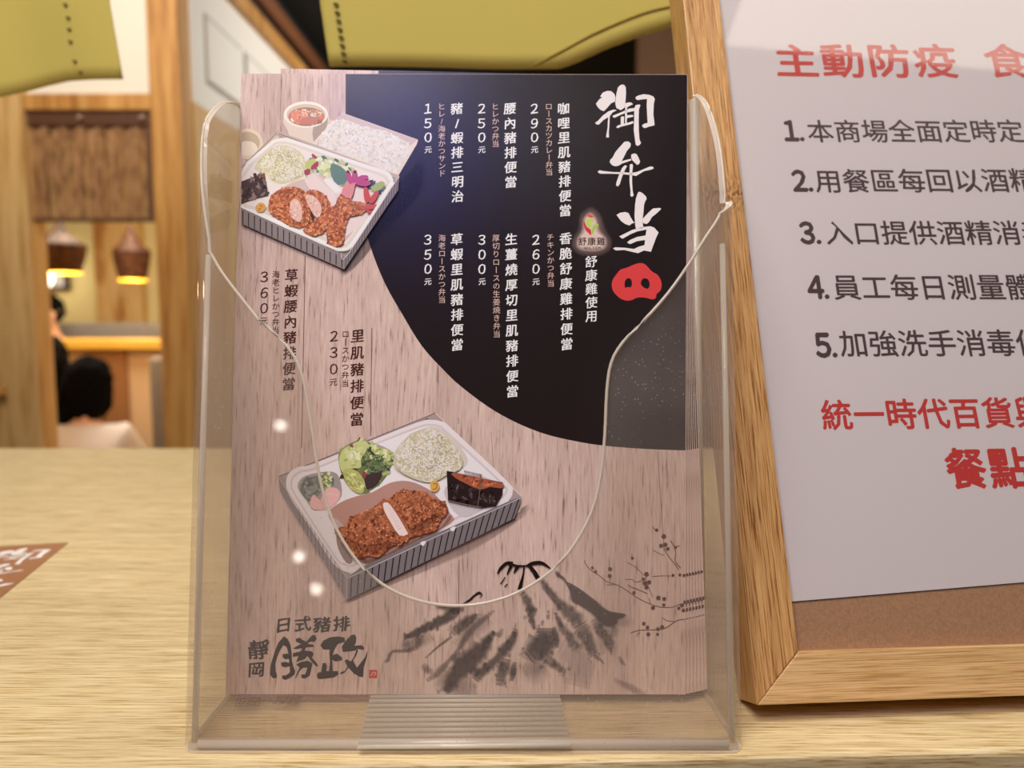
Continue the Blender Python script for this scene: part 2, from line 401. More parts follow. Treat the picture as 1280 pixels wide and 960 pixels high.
def column(art, text, x0, y0, x1, y1, size, col, bold=0, brush=.1, small=None, wob=.012, asp=1.0, ys=None):
    """vertical line of characters, centre of the first at (x0,y0), of the last at (x1,y1), in photo pixels"""
    n = len(text)
    for i, ch in enumerate(text):
        t = i / max(1, n - 1); px = x0 + (x1 - x0) * t; py = y0 + (y1 - y0) * t if ys is None else ys[i]
        u, v = art.uv((px, py)); ur, vr = art.uv((px + 10, py)); m = (ur - u) / 10
        s = size * (small if (small and ch == '元') else 1) * m
        if ch.isdigit(): s *= 1.15
        rot = ch in 'ー'
        put_glyph(art, ch, u, v, s * asp, s, (1, 0), (0, 1), col, bold, brush, rot, wob)
    art.up()

# ================================================================== LARGE STRUCTURE
FLOOR = -1.1; CEIL = 1.6
def struct(name, bm, m): return tag(obj(name, bm, m), kind='structure')
b = BM(); box(b, (-4.6, -3.0, FLOOR - .05), (3.0, 6.6, FLOOR)); struct('floor', b, M_FLOOR)
b = BM(); box(b, (-4.6, -3.0, CEIL), (3.0, 6.6, CEIL + .05)); struct('ceiling', b, M_BLACK)
b = BM(); box(b, (-4.6, 6.5, FLOOR), (3.0, 6.6, CEIL)); struct('wall_back', b, M_CREAM)
b = BM(); box(b, (-4.7, -3.0, FLOOR), (-4.6, 6.6, CEIL)); struct('wall_left', b, M_LPOST)
b = BM(); box(b, (3.0, -3.0, FLOOR), (3.1, 6.6, CEIL)); struct('wall_right', b, M_LPOST)
b = BM(); box(b, (-4.6, -3.1, FLOOR), (3.0, -3.0, CEIL)); struct('wall_front', b, M_LPOST)

# wall running away beside the post: wood below, white panelled band above, gold and brown trims, black over
WX = -1.075
b = BM(); box(b, (WX - .06, 2.68, FLOOR), (WX, 6.5, .875)); struct('wall_side', b, M_LPOST)
b = BM(); box(b, (WX - .06, 2.68, .875), (WX, 6.5, 1.335)); struct('wall_side_upper', b, M_WHITE)
b = BM()
for y0, y1 in ((2.80, 3.14), (3.20, 3.50), (3.56, 3.90), (3.96, 4.4)):
    box(b, (WX, y0, .98), (WX + .010, y1, 1.19))
    # thin grey reveal around each raised panel
tag(obj('trim_panel', b, M_WHITE), kind='structure')
b = BM()
for y0, y1 in ((2.785, 3.155), (3.185, 3.515), (3.545, 3.915), (3.945, 4.415)):
    box(b, (WX, y0, .965), (WX + .003, y1, 1.205))
tag(obj('trim_reveal', b, plain('grey_reveal', (168, 162, 154), .7)), kind='structure')
b = BM(); box(b, (WX - .06, 2.68, 1.335), (WX + .03, 6.5, 1.40)); struct('trim_1', b, M_POST)
b = BM(); box(b, (WX - .06, 2.68, 1.40), (WX, 6.5, 1.455)); struct('trim_2', b, M_DARK)
b = BM(); box(b, (WX - .06, 2.68, 1.455), (WX + .03, 6.5, 1.53)); struct('trim_3', b, plain('brown_trim', (120, 74, 44), .5))
b = BM(); box(b, (WX - .06, 2.68, 1.53), (WX, 6.5, CEIL)); struct('trim_4', b, M_BLACK)
# brown fitting behind the right of the leaflets
p0 = on_y(800, 20, 2.2); p1 = on_y(1100, 400, 2.2)
b = BM(); box(b, (p0.x, 2.2, FLOOR), (p1.x, 2.26, CEIL)); struct('wall_inner', b, plain('brown_wood_panel', (128, 90, 52), .5, noise=.1, nscale=6))

# partition with the open serving window, its posts, beam and panels (plane y = PY)
PY = 2.6
def part_box(x0, x1, ytop, ybot, dy0=0, dy1=.08, ztop=None, zbot=None):
    a = on_y(x0, ytop if ztop is None else 300, PY); c = on_y(x1, ybot if zbot is None else 300, PY)
    bb = BM(); box(bb, (a.x, PY + dy0, zbot if zbot is not None else c.z), (c.x, PY + dy1, ztop if ztop is not None else a.z)); return bb
xl = on_y(40, 350, PY).x; xc0 = on_y(196, 300, PY).x; xc1 = on_y(234, 300, PY).x
zb0 = on_y(100, 116, PY).z; zb1 = on_y(100, 137, PY).z
b = bevel(box(BM(), (xl - .11, PY, FLOOR), (xl, PY + .10, CEIL)), .003, 1); struct('window_1_post_left', b, M_LPOST)
b = bevel(box(BM(), (xc0, PY - .01, FLOOR), (xc1, PY + .11, CEIL)), .003, 1); struct('window_1_post_right', b, M_POST)
b = bevel(box(BM(), (xl, PY + .005, zb1), (xc0, PY + .09, zb0)), .003, 1); struct('window_1_beam', b, M_POST)
b = box(BM(), (xl, PY + .03, zb0), (xc0, PY + .05, CEIL)); struct('window_1_panel', b, M_WHITE)
b = box(BM(), (-4.6, PY + .02, FLOOR), (xl - .11, PY + .08, CEIL)); struct('wall_partition', b, M_LPOST)
zz = on_y(10, 484, PY).z
b = bevel(box(BM(), (-2.6, PY - .004, zz - .03), (xl - .11, PY + .02, zz)), .002, 1); struct('trim_5', b, M_POST)
zl = on_y(120, 575, PY).z
b = box(BM(), (xl, PY + .01, FLOOR), (xc0, PY + .08, zl - .12)); struct('wall_window_base', b, M_LPOST)

# counter: its front edge runs slightly askew to the camera
A = on_z(230, 962); B = on_z(1280, 938); sl = (B.y - A.y) / (B.x - A.x)
fy = lambda x: A.y + (x - A.x) * sl
def slab(z0, z1, inset, yb, x0=-1.6, x1=1.5, n=1):
    bm = BM(); q = [(x0, fy(x0) + inset), (x1, fy(x1) + inset), (x1, yb), (x0, yb)]
    lo = [bm.verts.new((x, y, z0)) for x, y in q]; hi = [bm.verts.new((x, y, z1)) for x, y in q]
    bm.faces.new(lo[::-1]); bm.faces.new(hi)
    for i in range(4): bm.faces.new((lo[i], lo[(i + 1) % 4], hi[(i + 1) % 4], hi[i]))
    return bm
cnt = empty('counter', (0, .6, FLOOR), 'long pale oak service counter with fine straight grain under the leaflet holder', 'counter')
M0 = Matrix.Translation((0, -.6, -FLOOR))
bm = slab(-.035, 0, 0, .956); bevel(bm, .0025, 3)
ct = obj('worktop', bm, M_OAKTOP, cnt); ct.location = (0, -.6, -FLOOR)
bm = slab(FLOOR, -.036, .04, .93, -1.55, 1.45); cb = obj('counter_body', bm, M_LPOST, cnt); cb.location = (0, -.6, -FLOOR)

# ================================================================== BACKGROUND THINGS
def blind():
    a = on_y(27, 137, PY - .015); c = on_y(192, 271, PY - .015)
    x0, x1 = xl + .003, xc0 - .003; z1 = zb1 - .002; z0 = c.z
    r = empty('bamboo_blind', ((x0 + x1) / 2, PY + .03, z1), 'brown woven reed blind half lowered in the window opening', 'blind')
    m1 = wood('reed_brown', (150, 110, 74), (112, 76, 46), (178, 138, 98), 60, (1, 1, .3), rough=.7, bump=.3)
    w_ = x1 - x0; n = 48; bm = BM()
    for k in range(n):
        xa = -w_ / 2 + w_ * k / n; off = .006 * math.sin(k * .9)
        box(bm, (xa, off, z0 - z1 + random.uniform(0, .004)), (xa + w_ / n * .82, off + .003, -.03))
    s_ = obj('reed_slats', bm, m1, r); s_['kind'] = 'stuff'
    bm = box(BM(), (-w_ / 2, -.012, -.045), (w_ / 2, .014, 0)); bevel(bm, .002, 1); obj('valance', bm, plain('dark_reed', (84, 50, 30), .7, noise=.2, nscale=60), r)
    bm = box(BM(), (-w_ / 2, -.008, z0 - z1 - .012), (w_ / 2, .012, z0 - z1 + .002)); bevel(bm, .002, 1); obj('bottom_bar', bm, plain('dark_reed_bar', (100, 66, 42), .7), r)
    for x in (97, 175):
        p = on_y(x, 143, PY); bm = BM(); lathe(bm, [(.003, -.006), (.008, -.004), (.008, .004), (.003, .006)], 12, cap=True)
        h = obj('hook', bm, plain('pale_hook', (190, 170, 150), .4), r, True); h.location = (p.x - (x0 + x1) / 2, -.018, -.02)
    bm = BM(); box(bm, (w_ / 2 - .03, -.008, z0 - z1), (w_ / 2, -.005, -.04)); obj('side_tape', bm, plain('blind_tape', (96, 64, 44), .8), r)
blind()

# framed picture and round paper lamp at the back wall
BY = 6.46
def flat_box(name, x0, y0, x1, y1, yy, th, m, parent=None, loc=None):
    a = on_y(x0, y0, yy); c = on_y(x1, y1, yy); bm = BM(); box(bm, (a.x, yy, c.z), (c.x, yy + th, a.z)); return obj(name, bm, m, parent)
a = on_y(22, 300, BY); c = on_y(86, 362, BY)
r = empty('picture_frame', ((a.x + c.x) / 2, BY, c.z), 'dark-rimmed white framed picture on the cream back wall behind the lamps', 'picture')
W_, H_ = c.x - a.x, a.z - c.z
bm = BM()
for q in ((-W_/2, 0, W_/2, .025), (-W_/2, H_ - .025, W_/2, H_), (-W_/2, 0, -W_/2 + .025, H_), (W_/2 - .025, 0, W_/2, H_)): box(bm, (q[0], -.03, q[1]), (q[2], .03, q[3]))
obj('frame_border', bm, plain('dark_frame', (84, 70, 66), .5), r)
bm = box(BM(), (-W_/2 + .02, 0, .02), (W_/2 - .02, .02, H_ - .02)); obj('print', bm, plain('pale_print', (196, 192, 200), .5), r)
p = on_y(49, 343, 6.2)
r = empty('globe_lamp', p, 'glowing round white globe lamp in front of the framed picture', 'lamp')
bm = BM(); bmesh.ops.create_icosphere(bm, subdivisions=3, radius=.105); bmesh.ops.scale(bm, vec=(1, 1, 1.25), verts=bm.verts)
obj('globe', bm, plain('glowing_glass', (255, 240, 205), .4, emit=5.0), r, True)
bm = BM(); tube(bm, [(0, 0, .12), (0, 0, CEIL - p.z - .002)], .004, 6); obj('cord', bm, M_DARK, r)

# light wood pilaster on the back wall
a = on_y(113, 200, 6.4); c = on_y(186, 560, 6.4)
b = box(BM(), (a.x, 6.38, FLOOR), (c.x, 6.5, CEIL)); struct('trim_6', b, wood('knotty_pine', (224, 184, 120), (186, 132, 72), (236, 204, 146), 9, (1, 1, .2), rough=.5))

M_SHADE = wood('woven_shade', (66, 36, 20), (30, 15, 8), (112, 66, 36), 50, (1, 1, 1), rough=.6, bump=.6)
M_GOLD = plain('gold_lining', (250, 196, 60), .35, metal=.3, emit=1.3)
M_BULB = plain('warm_bulb', (255, 226, 150), .3, emit=14.0)
def pendant(px, ptop, pbot, wpx, yy, label):
    t = on_y(px, ptop, yy); q = on_y(px, pbot, yy); H = t.z - q.z; R = wpx / F * yy / 2
    r = empty('pendant_lamp', q, label, 'lamp', 'woven pendant lamps in the booth')
    prof = [(.08 * R, H), (.17 * R, .93 * H), (.26 * R, .82 * H), (.42 * R, .74 * H), (.66 * R, .64 * H), (.97 * R, .55 * H), (1.0 * R, .52 * H), (.99 * R, .47 * H), (.90 * R, .26 * H), (.77 * R, .06 * H), (.75 * R, 0)]
    bm = BM(); lathe(bm, prof, 20); bm2 = bm
    obj('shade', bm, M_SHADE, r, True)
    bm = BM(); lathe(bm, [(.70 * R, .0), (.74 * R, .1 * H), (.84 * R, .2 * H), (.3 * R, .55 * H), (.1 * R, .6 * H)], 20); obj('lining', bm, M_GOLD, r, True)
    bm = BM(); lathe(bm, [(.75 * R, -.02 * H), (.75 * R, .05 * H)], 20); obj('rim', bm, M_GOLD, r, True)
    bm = BM(); bmesh.ops.create_icosphere(bm, subdivisions=2, radius=.34 * R); o = obj('bulb', bm, M_BULB, r, True); o.location = (0, 0, .16 * H)
    bm = BM(); tube(bm, [(0, 0, H), (0, 0, CEIL - q.z - .002)], .004, 6); obj('cord', bm, M_DARK, r)
    l = bpy.data.lights.new('pendant_glow', 'POINT'); l.energy = 7; l.color = (1, .72, .36); l.shadow_soft_size = .04
    lo = bpy.data.objects.new('pendant_glow', l); lnk(lo, r); lo.location = (0, 0, -.03)
pendant(77, 277, 340, 60, 3.6, 'larger brown woven pendant lamp glowing gold, left one seen through the window')
pendant(166, 282, 349, 44, 4.6, 'smaller brown woven pendant lamp glowing gold, right one seen through the window')

# grey bench back, half wall with lit wood cap, grey chair
a = on_y(30, 404, 5.2); c = on_y(212, 430, 5.2)
r = empty('bench', ((a.x + c.x) / 2, 5.3, FLOOR), 'long grey upholstered bench back beyond the low wood partition', 'bench')
hw = (c.x - a.x) / 2
bm = box(BM(), (-hw, -.05, .45), (hw, .06, a.z - FLOOR)); bevel(bm, .03, 3); obj('backrest', bm, M_GREY, r, True)
bm = box(BM(), (-hw, -.5, .36), (hw, -.06, .48)); bevel(bm, .03, 3); obj('seat', bm, M_GREY, r, True)
bm = box(BM(), (-hw, -.48, 0), (hw, .04, .35)); obj('plinth', bm, M_LPOST, r)
HY = 4.27
a = on_y(-20, 424, HY); c = on_y(215, 436, HY)
r = empty('half_wall', ((a.x + c.x) / 2, HY, FLOOR), 'low partition with glowing yellow wood cap and brown middle panel behind the seated person', 'partition')
hw = (c.x - a.x) / 2; zc = a.z - FLOOR; th_ = a.z - c.z
bm = box(BM(), (-hw, -.07, zc - th_), (hw, .12, zc)); bevel(bm, .006, 2); obj('cap', bm, plain('yellow_wood_cap', (232, 182, 78), .4, noise=.08, nscale=8), r)
bm = box(BM(), (-hw, 0, 0), (hw, .06, zc - th_)); obj('wall_face', bm, plain('beige_face', (214, 186, 150), .7), r)
cx = (a.x + c.x) / 2
def px_x(px, yy): return on_y(px, 450, yy).x
bm = box(BM(), (px_x(112, HY) - cx, -.03, 0), (px_x(160, HY) - cx, -.001, zc - th_ - .005)); bevel(bm, .003, 1); obj('panel', bm, plain('brown_panel', (150, 106, 68), .55, noise=.06, nscale=5), r)
CY = 3.75
a = on_y(184, 446, CY); c = on_y(222, 560, CY)
r = empty('booth_chair', ((a.x + c.x) / 2, CY + .2, FLOOR), 'grey upholstered high-backed chair beside the right window post', 'chair')
hw = (c.x - a.x) / 2; H_ = a.z - FLOOR
bm = box(BM(), (-hw, -.2, .42), (hw, -.10, H_)); bevel(bm, .028, 3); obj('backrest', bm, M_GREY, r, True)
bm = box(BM(), (-hw, -.10, .36), (hw, .36, .46)); bevel(bm, .02, 3); obj('seat', bm, M_GREY, r, True)
for sx in (-1, 1):
    for sy in (-.16, .32):
        bm = BM(); tube(bm, [(sx * (hw - .03), sy, 0), (sx * (hw - .03), sy, .37)], [.013, .018], 8); obj('leg', bm, M_POST, r)
# people
M_SKIN = plain('skin', (214, 164, 132), .55)
M_HAIR = plain('black_hair', (8, 7, 8), .95, spec=.1)
def skin_mesh(name, verts, edges, radii, m, parent, sub=2):
    me = bpy.data.meshes.new(name); me.from_pydata(verts, edges, []); me.materials.append(m)
    o = lnk(bpy.data.objects.new(name, me), parent)
    md = o.modifiers.new('skin', 'SKIN'); md.use_smooth_shade = True
    if not me.skin_vertices: me.skin_vertices.new()
    sv = me.skin_vertices[0].data
    for i, rr in enumerate(radii): sv[i].radius = rr if isinstance(rr, tuple) else (rr, rr)
    sv[0].use_root = True
    s2 = o.modifiers.new('sub', 'SUBSURF'); s2.levels = sub; s2.render_levels = sub
    return o
def person(loc, rotz, label, shirt, lean=.2, hair_long=True, seat=.45, scale=1.0, head_turn=0, hair=M_HAIR):
    """seated figure facing local -Y... +Y is its front; origin on the floor under the pelvis"""
    r = empty('person', loc, label, 'person'); r.rotation_euler = (0, 0, rotz); r.scale = (scale,) * 3
    s = seat + .10
    c = lambda h, f=0: Vector((0, f + h * math.sin(lean), s + h * math.cos(lean)))
    P, SP, CH, NB, NT = c(0), c(.18), c(.36), c(.50), c(.58, .01)
    V = [P, SP, CH, NB, NT]; E_ = [(0, 1), (1, 2), (2, 3), (3, 4)]; R_ = [(.15, .11), (.13, .10), (.17, .11), (.075, .07), (.05, .05)]
    # head: jaw, skull
    h0 = NT + Vector((0, .02, .07)); h1 = NT + Vector((0, .015, .15)); V += [h0, h1]; E_ += [(4, 5), (5, 6)]; R_ += [(.062, .07), (.078, .09)]
    for sx in (-1, 1):
        i = len(V); sh = c(.45) + Vector((sx * .17, 0, 0)); el = sh + Vector((sx * .06, .12, -.25)); wr = el + Vector((-sx * .05, .24, .03)); pa = wr + Vector((-sx * .01, .07, 0))
        V += [sh, el, wr, pa]; E_ += [(2, i), (i, i + 1), (i + 1, i + 2), (i + 2, i + 3)]; R_ += [.065, .042, .028, (.035, .015)]
        for k in range(5):
            j = len(V); sp = (k - 2) * .018; base = pa + Vector((sp * .6, .01, 0)) if k < 4 else pa + Vector((-sx * .035, -.02, 0))
            ln = (.06, .075, .08, .07, .045)[k]
            m1 = base + Vector((sp * .2 if k < 4 else -sx * .015, ln * .55, 0)); m2 = m1 + Vector((0, ln * .4, -.015))
            V += [m1, m2]; E_ += [(i + 3, j), (j, j + 1)]; R_ += [.009, .007]
        i = len(V); hp = P + Vector((sx * .09, .02, -.01)); kn = hp + Vector((sx * .05, .42, .02)); an = kn + Vector((0, .02, -kn.z + .08)); to = an + Vector((0, .15, -.045))
        V += [hp, kn, an, to]; E_ += [(0, i), (i, i + 1), (i + 1, i + 2), (i + 2, i + 3)]; R_ += [.085, .06, .04, (.04, .03)]
    b_ = skin_mesh('body', [tuple(v) for v in V], E_, R_, M_SKIN, r, 2)
    # face: nose, eyes, mouth, ears
    fc = NT + Vector((0, .015, .13))
    bm = BM(); bmesh.ops.create_cone(bm, segments=8, radius1=.014, radius2=.005, depth=.04, cap_ends=True); o = obj('nose', bm, M_SKIN, r, True); o.location = fc + Vector((0, .10, -.02))
    for sx in (-1, 1):
        bm = BM(); bmesh.ops.create_icosphere(bm, subdivisions=2, radius=.012); o = obj('eye', bm, plain('eye', (30, 22, 20), .3), r, True); o.location = fc + Vector((sx * .032, .082, .01))
        bm = BM(); bmesh.ops.create_icosphere(bm, subdivisions=2, radius=.022); bmesh.ops.scale(bm, vec=(.4, .8, 1.3), verts=bm.verts); o = obj('ear', bm, M_SKIN, r, True); o.location = fc + Vector((sx * .082, .0, -.01))
    bm = BM(); bmesh.ops.create_icosphere(bm, subdivisions=2, radius=.02); bmesh.ops.scale(bm, vec=(1.2, .4, .3), verts=bm.verts); o = obj('mouth', bm, plain('lips', (170, 90, 80), .5), r, True); o.location = fc + Vector((0, .088, -.055))
    # hair: cap plus tousled locks down to the shoulders
    hm = BM(); bmesh.ops.create_icosphere(hm, subdivisions=4, radius=.103)
    for v in hm.verts:
        if v.co.y > .035 and v.co.z < .05: v.co *= .62
        v.co *= 1 + .10 * mnoise.noise(v.co * 22)
        v.co.z *= 1.08
    if hair_long:
        for k in range(34):
            an = random.uniform(math.pi * .95, math.pi * 2.05); rr = .083
            x, y = math.cos(an) * rr, math.sin(an) * rr
            pts = [(x * .7, y * .7, .06), (x * 1.05, y * 1.05, -.02), (x * 1.05 + random.uniform(-.02, .02), y * 1.1, -.10), (x * 1.0 + random.uniform(-.05, .05), y * 1.1 + random.uniform(-.02, .02), -.19 - random.uniform(0, .06))]
            tube(hm, pts, [.022, .028, .026, .008], 7)
    o = obj('hair', hm, hair, r, True); o.location = fc + Vector((0, -.012, .012)); o.rotation_euler = (head_turn * .3, head_turn, 0)
    # shirt
    V = [c(-.02), c(.18), c(.38), c(.49)]; E_ = [(0, 1), (1, 2), (2, 3)]; R_ = [(.175, .135), (.16, .13), (.20, .14), (.09, .085)]
    for sx in (-1, 1):
        i = len(V); sh = c(.45) + Vector((sx * .175, 0, 0)); el = sh + Vector((sx * .06, .12, -.25)); V += [sh, el]; E_ += [(2, i), (i, i + 1)]; R_ += [.088, .065]
    skin_mesh('shirt', [tuple(v) for v in V], E_, R_, shirt, r, 2)
    V = [c(-.03)]; E_ = []; R_ = [(.165, .12)]
    for sx in (-1, 1):
        i = len(V); hp = P + Vector((sx * .09, .02, -.01)); kn = hp + Vector((sx * .05, .42, .02)); an = kn + Vector((0, .02, -kn.z + .14)); V += [hp, kn, an]; E_ += [(0, i), (i, i + 1), (i + 1, i + 2)]; R_ += [.10, .075, .055]
    skin_mesh('trousers', [tuple(v) for v in V], E_, R_, plain('dark_trousers', (38, 38, 46), .8), r, 2)
    return r
def stool(x, y, label, h=.445):
    r = empty('stool', (x, y, FLOOR), label, 'stool')
    bm = BM(); lathe(bm, [(.001, h - .045), (.19, h - .045), (.2, h - .025), (.19, h), (.001, h)], 20); obj('seat', bm, M_GREY, r, True)
    for k in range(4):
        an = k * math.pi / 2 + .78; bm = BM(); tube(bm, [(.16 * math.cos(an), .16 * math.sin(an), 0), (.13 * math.cos(an), .13 * math.sin(an), h - .04)], .014, 6); obj('leg', bm, M_POST, r)
p = on_y(74, 450, 3.0)
person((p.x, 3.0, FLOOR), 0, 'seated person in a white top seen from behind, long black hair, leaning forward', plain('white_shirt', (214, 208, 208), .8), lean=.36, seat=.31, head_turn=.25, scale=.9)
stool(p.x, 3.0, 'low round grey stool under the person in the white top', .22)
p = on_y(46, 450, 3.55)
person((p.x, 3.55, FLOOR), .0, 'person in black with black hair, mostly hidden behind the left window post', plain('black_shirt', (18, 17, 19), .8), lean=.12, seat=.36, scale=.9)
stool(p.x, 3.55, 'low round grey stool under the person in black by the left post', .27)
p = on_y(66, 420, 5.02)
person((p.x, 5.02, FLOOR), math.pi, 'person with black fringe seated facing the window beyond the low partition', plain('dark_shirt', (60, 50, 50), .8), lean=.02, seat=.60, hair_long=False, scale=.9)

# yellow-green cloth curtains hanging over the counter
def cloth_mat():
    m, nt, b = mat('yellow_green_twill'); L = nt.links
    tc = N(nt, 'ShaderNodeTexCoord'); mp = N(nt, 'ShaderNodeMapping'); mp.inputs['Rotation'].default_value = (0, math.radians(32), 0); L.new(tc.outputs['Object'], mp.inputs[0])
    wv = N(nt, 'ShaderNodeTexWave', Scale=190.0, Distortion=.6); wv.bands_direction = 'Z'; L.new(mp.outputs[0], wv.inputs['Vector'])
    r = N(nt, 'ShaderNodeValToRGB'); r.color_ramp.elements[0].color = lin((182, 168, 80)) + (1,); r.color_ramp.elements[1].color = lin((204, 190, 108)) + (1,)
    L.new(wv.outputs[0], r.inputs[0]); L.new(r.outputs[0], b.inputs['Base Color']); b.inputs['Roughness'].default_value = .85; b.inputs['Specular IOR Level'].default_value = .15
    bp = N(nt, 'ShaderNodeBump', Strength=.3, Distance=.0003); L.new(wv.outputs[0], bp.inputs['Height']); L.new(bp.outputs[0], b.inputs['Normal'])
    return m
M_CLOTH = cloth_mat(); M_THREAD = plain('dark_thread', (70, 60, 28), .8)
def curtain(yy, left, right, bottom, ztop, label, stitches, amp, hem=None):
    """left/right: px lists top->down; bottom: px list left->right. Sheet hangs in the plane y = yy with soft folds."""
    def fold(x, z): return yy + amp * math.sin(x * 21 + 1) * max(0, min(1, (z - .2) * 4)) + amp * .6 * math.sin(x * 47 + z * 9)
    bot = [on_y(px, py, yy) for px, py in bottom]
    xs0, xs1 = bot[0].x, bot[-1].x; r = empty('curtain', ((xs0 + xs1) / 2, yy, ztop), label, 'curtain', 'cloth curtain panels over the counter')
    ox = (xs0 + xs1) / 2; topl = on_y(left[0], left[1], yy).x; topr = on_y(right[0], right[1], yy).x
    zl_ = on_y(left[0], left[1], yy).z
    bm = BM(); NX = 60; NZ = 24; grid = []
    def botz(x):
        for a_, b_ in zip(bot, bot[1:]):
            if a_.x <= x <= b_.x: return a_.z + (b_.z - a_.z) * (x - a_.x) / (b_.x - a_.x + 1e-9)
        return bot[-1].z if x > xs1 else bot[0].z
    for i in range(NX + 1):
        f = i / NX; xb = xs0 + (xs1 - xs0) * f; zb = botz(xb); xt = topl + (topr - topl) * f; row = []
        for j in range(NZ + 1):
            g = j / NZ; z = zb + (ztop - zb) * g
            # sides slant as far as the frame shows, then hang straight
            k = min(1.0, (z - zb) / max(.01, zl_ - zb)); x = xb + (xt - xb) * k
            row.append(bm.verts.new((x - ox, fold(x, z) - yy, z - ztop)))
        grid.append(row)
    for i in range(NX):
        for j in range(NZ): bm.faces.new((grid[i][j], grid[i + 1][j], grid[i + 1][j + 1], grid[i][j + 1]))
    o = obj('cloth', bm, M_CLOTH, r, True); md = o.modifiers.new('t', 'SOLIDIFY'); md.thickness = .0022; md.offset = 1
    for (px, py) in stitches:
        q = on_y(px, py, yy - .003); bm = BM(); th = .0022; tube(bm, [(-.0016, -.001, .0004), (0, -.0022, 0), (.0016, -.001, -.0004)], .0008, 6)
        s_ = obj('stitch', bm, M_THREAD, r, True); s_.location = (q.x - ox, fold(q.x, q.z) - yy - .002, q.z - ztop)
    if hem:
        bm = BM(); pts = []
        for px, py in hem:
            q = on_y(px, py, yy); pts.append((q.x - ox, fold(q.x, q.z) - yy - .0028, q.z - ztop))
        pts = [tuple(p_) for p_ in smooth(pts, 4, closed=False)]
        tube(bm, pts, .0007, 6); obj('hem_seam', bm, plain('hem_thread', (150, 130, 50), .8), r, True)
    return r
st = [(421 + 10.5 * (y - 7) / 70, y) for y in (7, 17.5, 27.5, 38, 48, 58, 68, 78)]
curtain(.60, (401, 0), (850, 0), [(413, 84), (470, 84), (560, 84), (640, 86), (700, 86), (722, 78), (760, 60), (800, 45), (850, 30)], .62,
        'yellow-green twill curtain panel with dark stitches hanging behind the leaflets', st, .002,
        hem=[(665, 84), (700, 66), (740, 44), (780, 26), (815, 14), (850, 8)])
st = [(88, 10), (91, 26), (92, 40), (93, 55), (98, 79), (105, 93)]
curtain(.74, (-160, 0), (140, 0), [(-170, 150), (-60, 140), (0, 123), (30, 116), (60, 108), (90, 103), (130, 102), (157, 101)], .70,
        'yellow-green curtain panel with dark stitches hanging at the upper left corner', st, .006)

# placemat-size menu lying flat on the counter at the left
Pc = on_z(85, 679); ev = (on_z(0, 748) - Pc); ev.z = 0; ev.normalize(); eh = Vector((-ev.y, ev.x, 0))
if eh.x < 0: eh = -eh
flat = Plane(Pc + Vector((0, 0, .0006)), eh, -ev)
M_BROWN = plain('brown_print_stock', (160, 108, 74), .4, spec=.5)
bm = BM(); box(bm, (-.40, -.28, -.0005), (0, 0, 0)); lay = obj('menu_sheet', bm, M_BROWN); lay.matrix_world = flat.mat()
tag(lay, 'brown menu sheet with white brush lettering lying flat on the counter at left', 'menu')

# ================================================================== LEAFLETS
LEAN = math.radians(9.5)
EV = Vector((0, math.sin(LEAN), math.cos(LEAN)))
o0 = on_z(282, 868, .0045)
LP = Plane(o0, (1, 0, 0), EV)
def rect_leaf(c0, c1, c2, c3, name='leaflet', th=.00025, mt=None):
    bm = BM(); q = [LP.uv(*c) for c in (c0, c1, c2, c3)]
    lo = [bm.verts.new((x, y, -th)) for x, y in q]; hi = [bm.verts.new((x, y, 0)) for x, y in q]
    bm.faces.new(lo[::-1]); bm.faces.new(hi)
    for i in range(4): bm.faces.new((lo[i], lo[(i + 1) % 4], hi[(i + 1) % 4], hi[i]))
    return obj(name, bm, mt or M_PAPER)
leaf = rect_leaf((282, 868), (857, 868), (859.5, 93), (301.5, 92))
leaf.matrix_world = LP.mat()
tag(leaf, 'front menu leaflet with black circle, two boxed meals and ink mountain, in the clear holder', 'leaflet', 'leaflets in the clear holder')

DK = (31, 23, 24)
# dark circle panel
a_ = Art(LP)
a_.poly([(432, 92.5), (432, 141), (436, 200), (446, 255)] + smooth([(459, 296), (470, 328), (483, 358), (500, 388), (527, 432), (555, 463), (575, 482), (611, 509), (645, 528), (680, 542), (717, 551), (755, 557), (805, 561), (857, 563)], 4, closed=False) + [(859, 93.5)], DK)
dark = a_.done('dark_panel', leaf)
# plank lines
for x0, y0, x1, y1, w_ in ((381.5, 320, 377, 560, .9), (465, 410, 463, 545, .9), (574, 700, 573, 768, .8), (573, 522, 573, 530, .6), (822, 565, 830, 690, .6), (352, 100, 350, 150, .5), (614, 540, 618, 600, .4)):
    a_ = Art(LP); a_.stroke([(x0, y0), ((x0 + x1) / 2, (y0 + y1) / 2), (x1, y1)], w_, (92, 66, 60), .85); a_.done('plank_line', leaf)

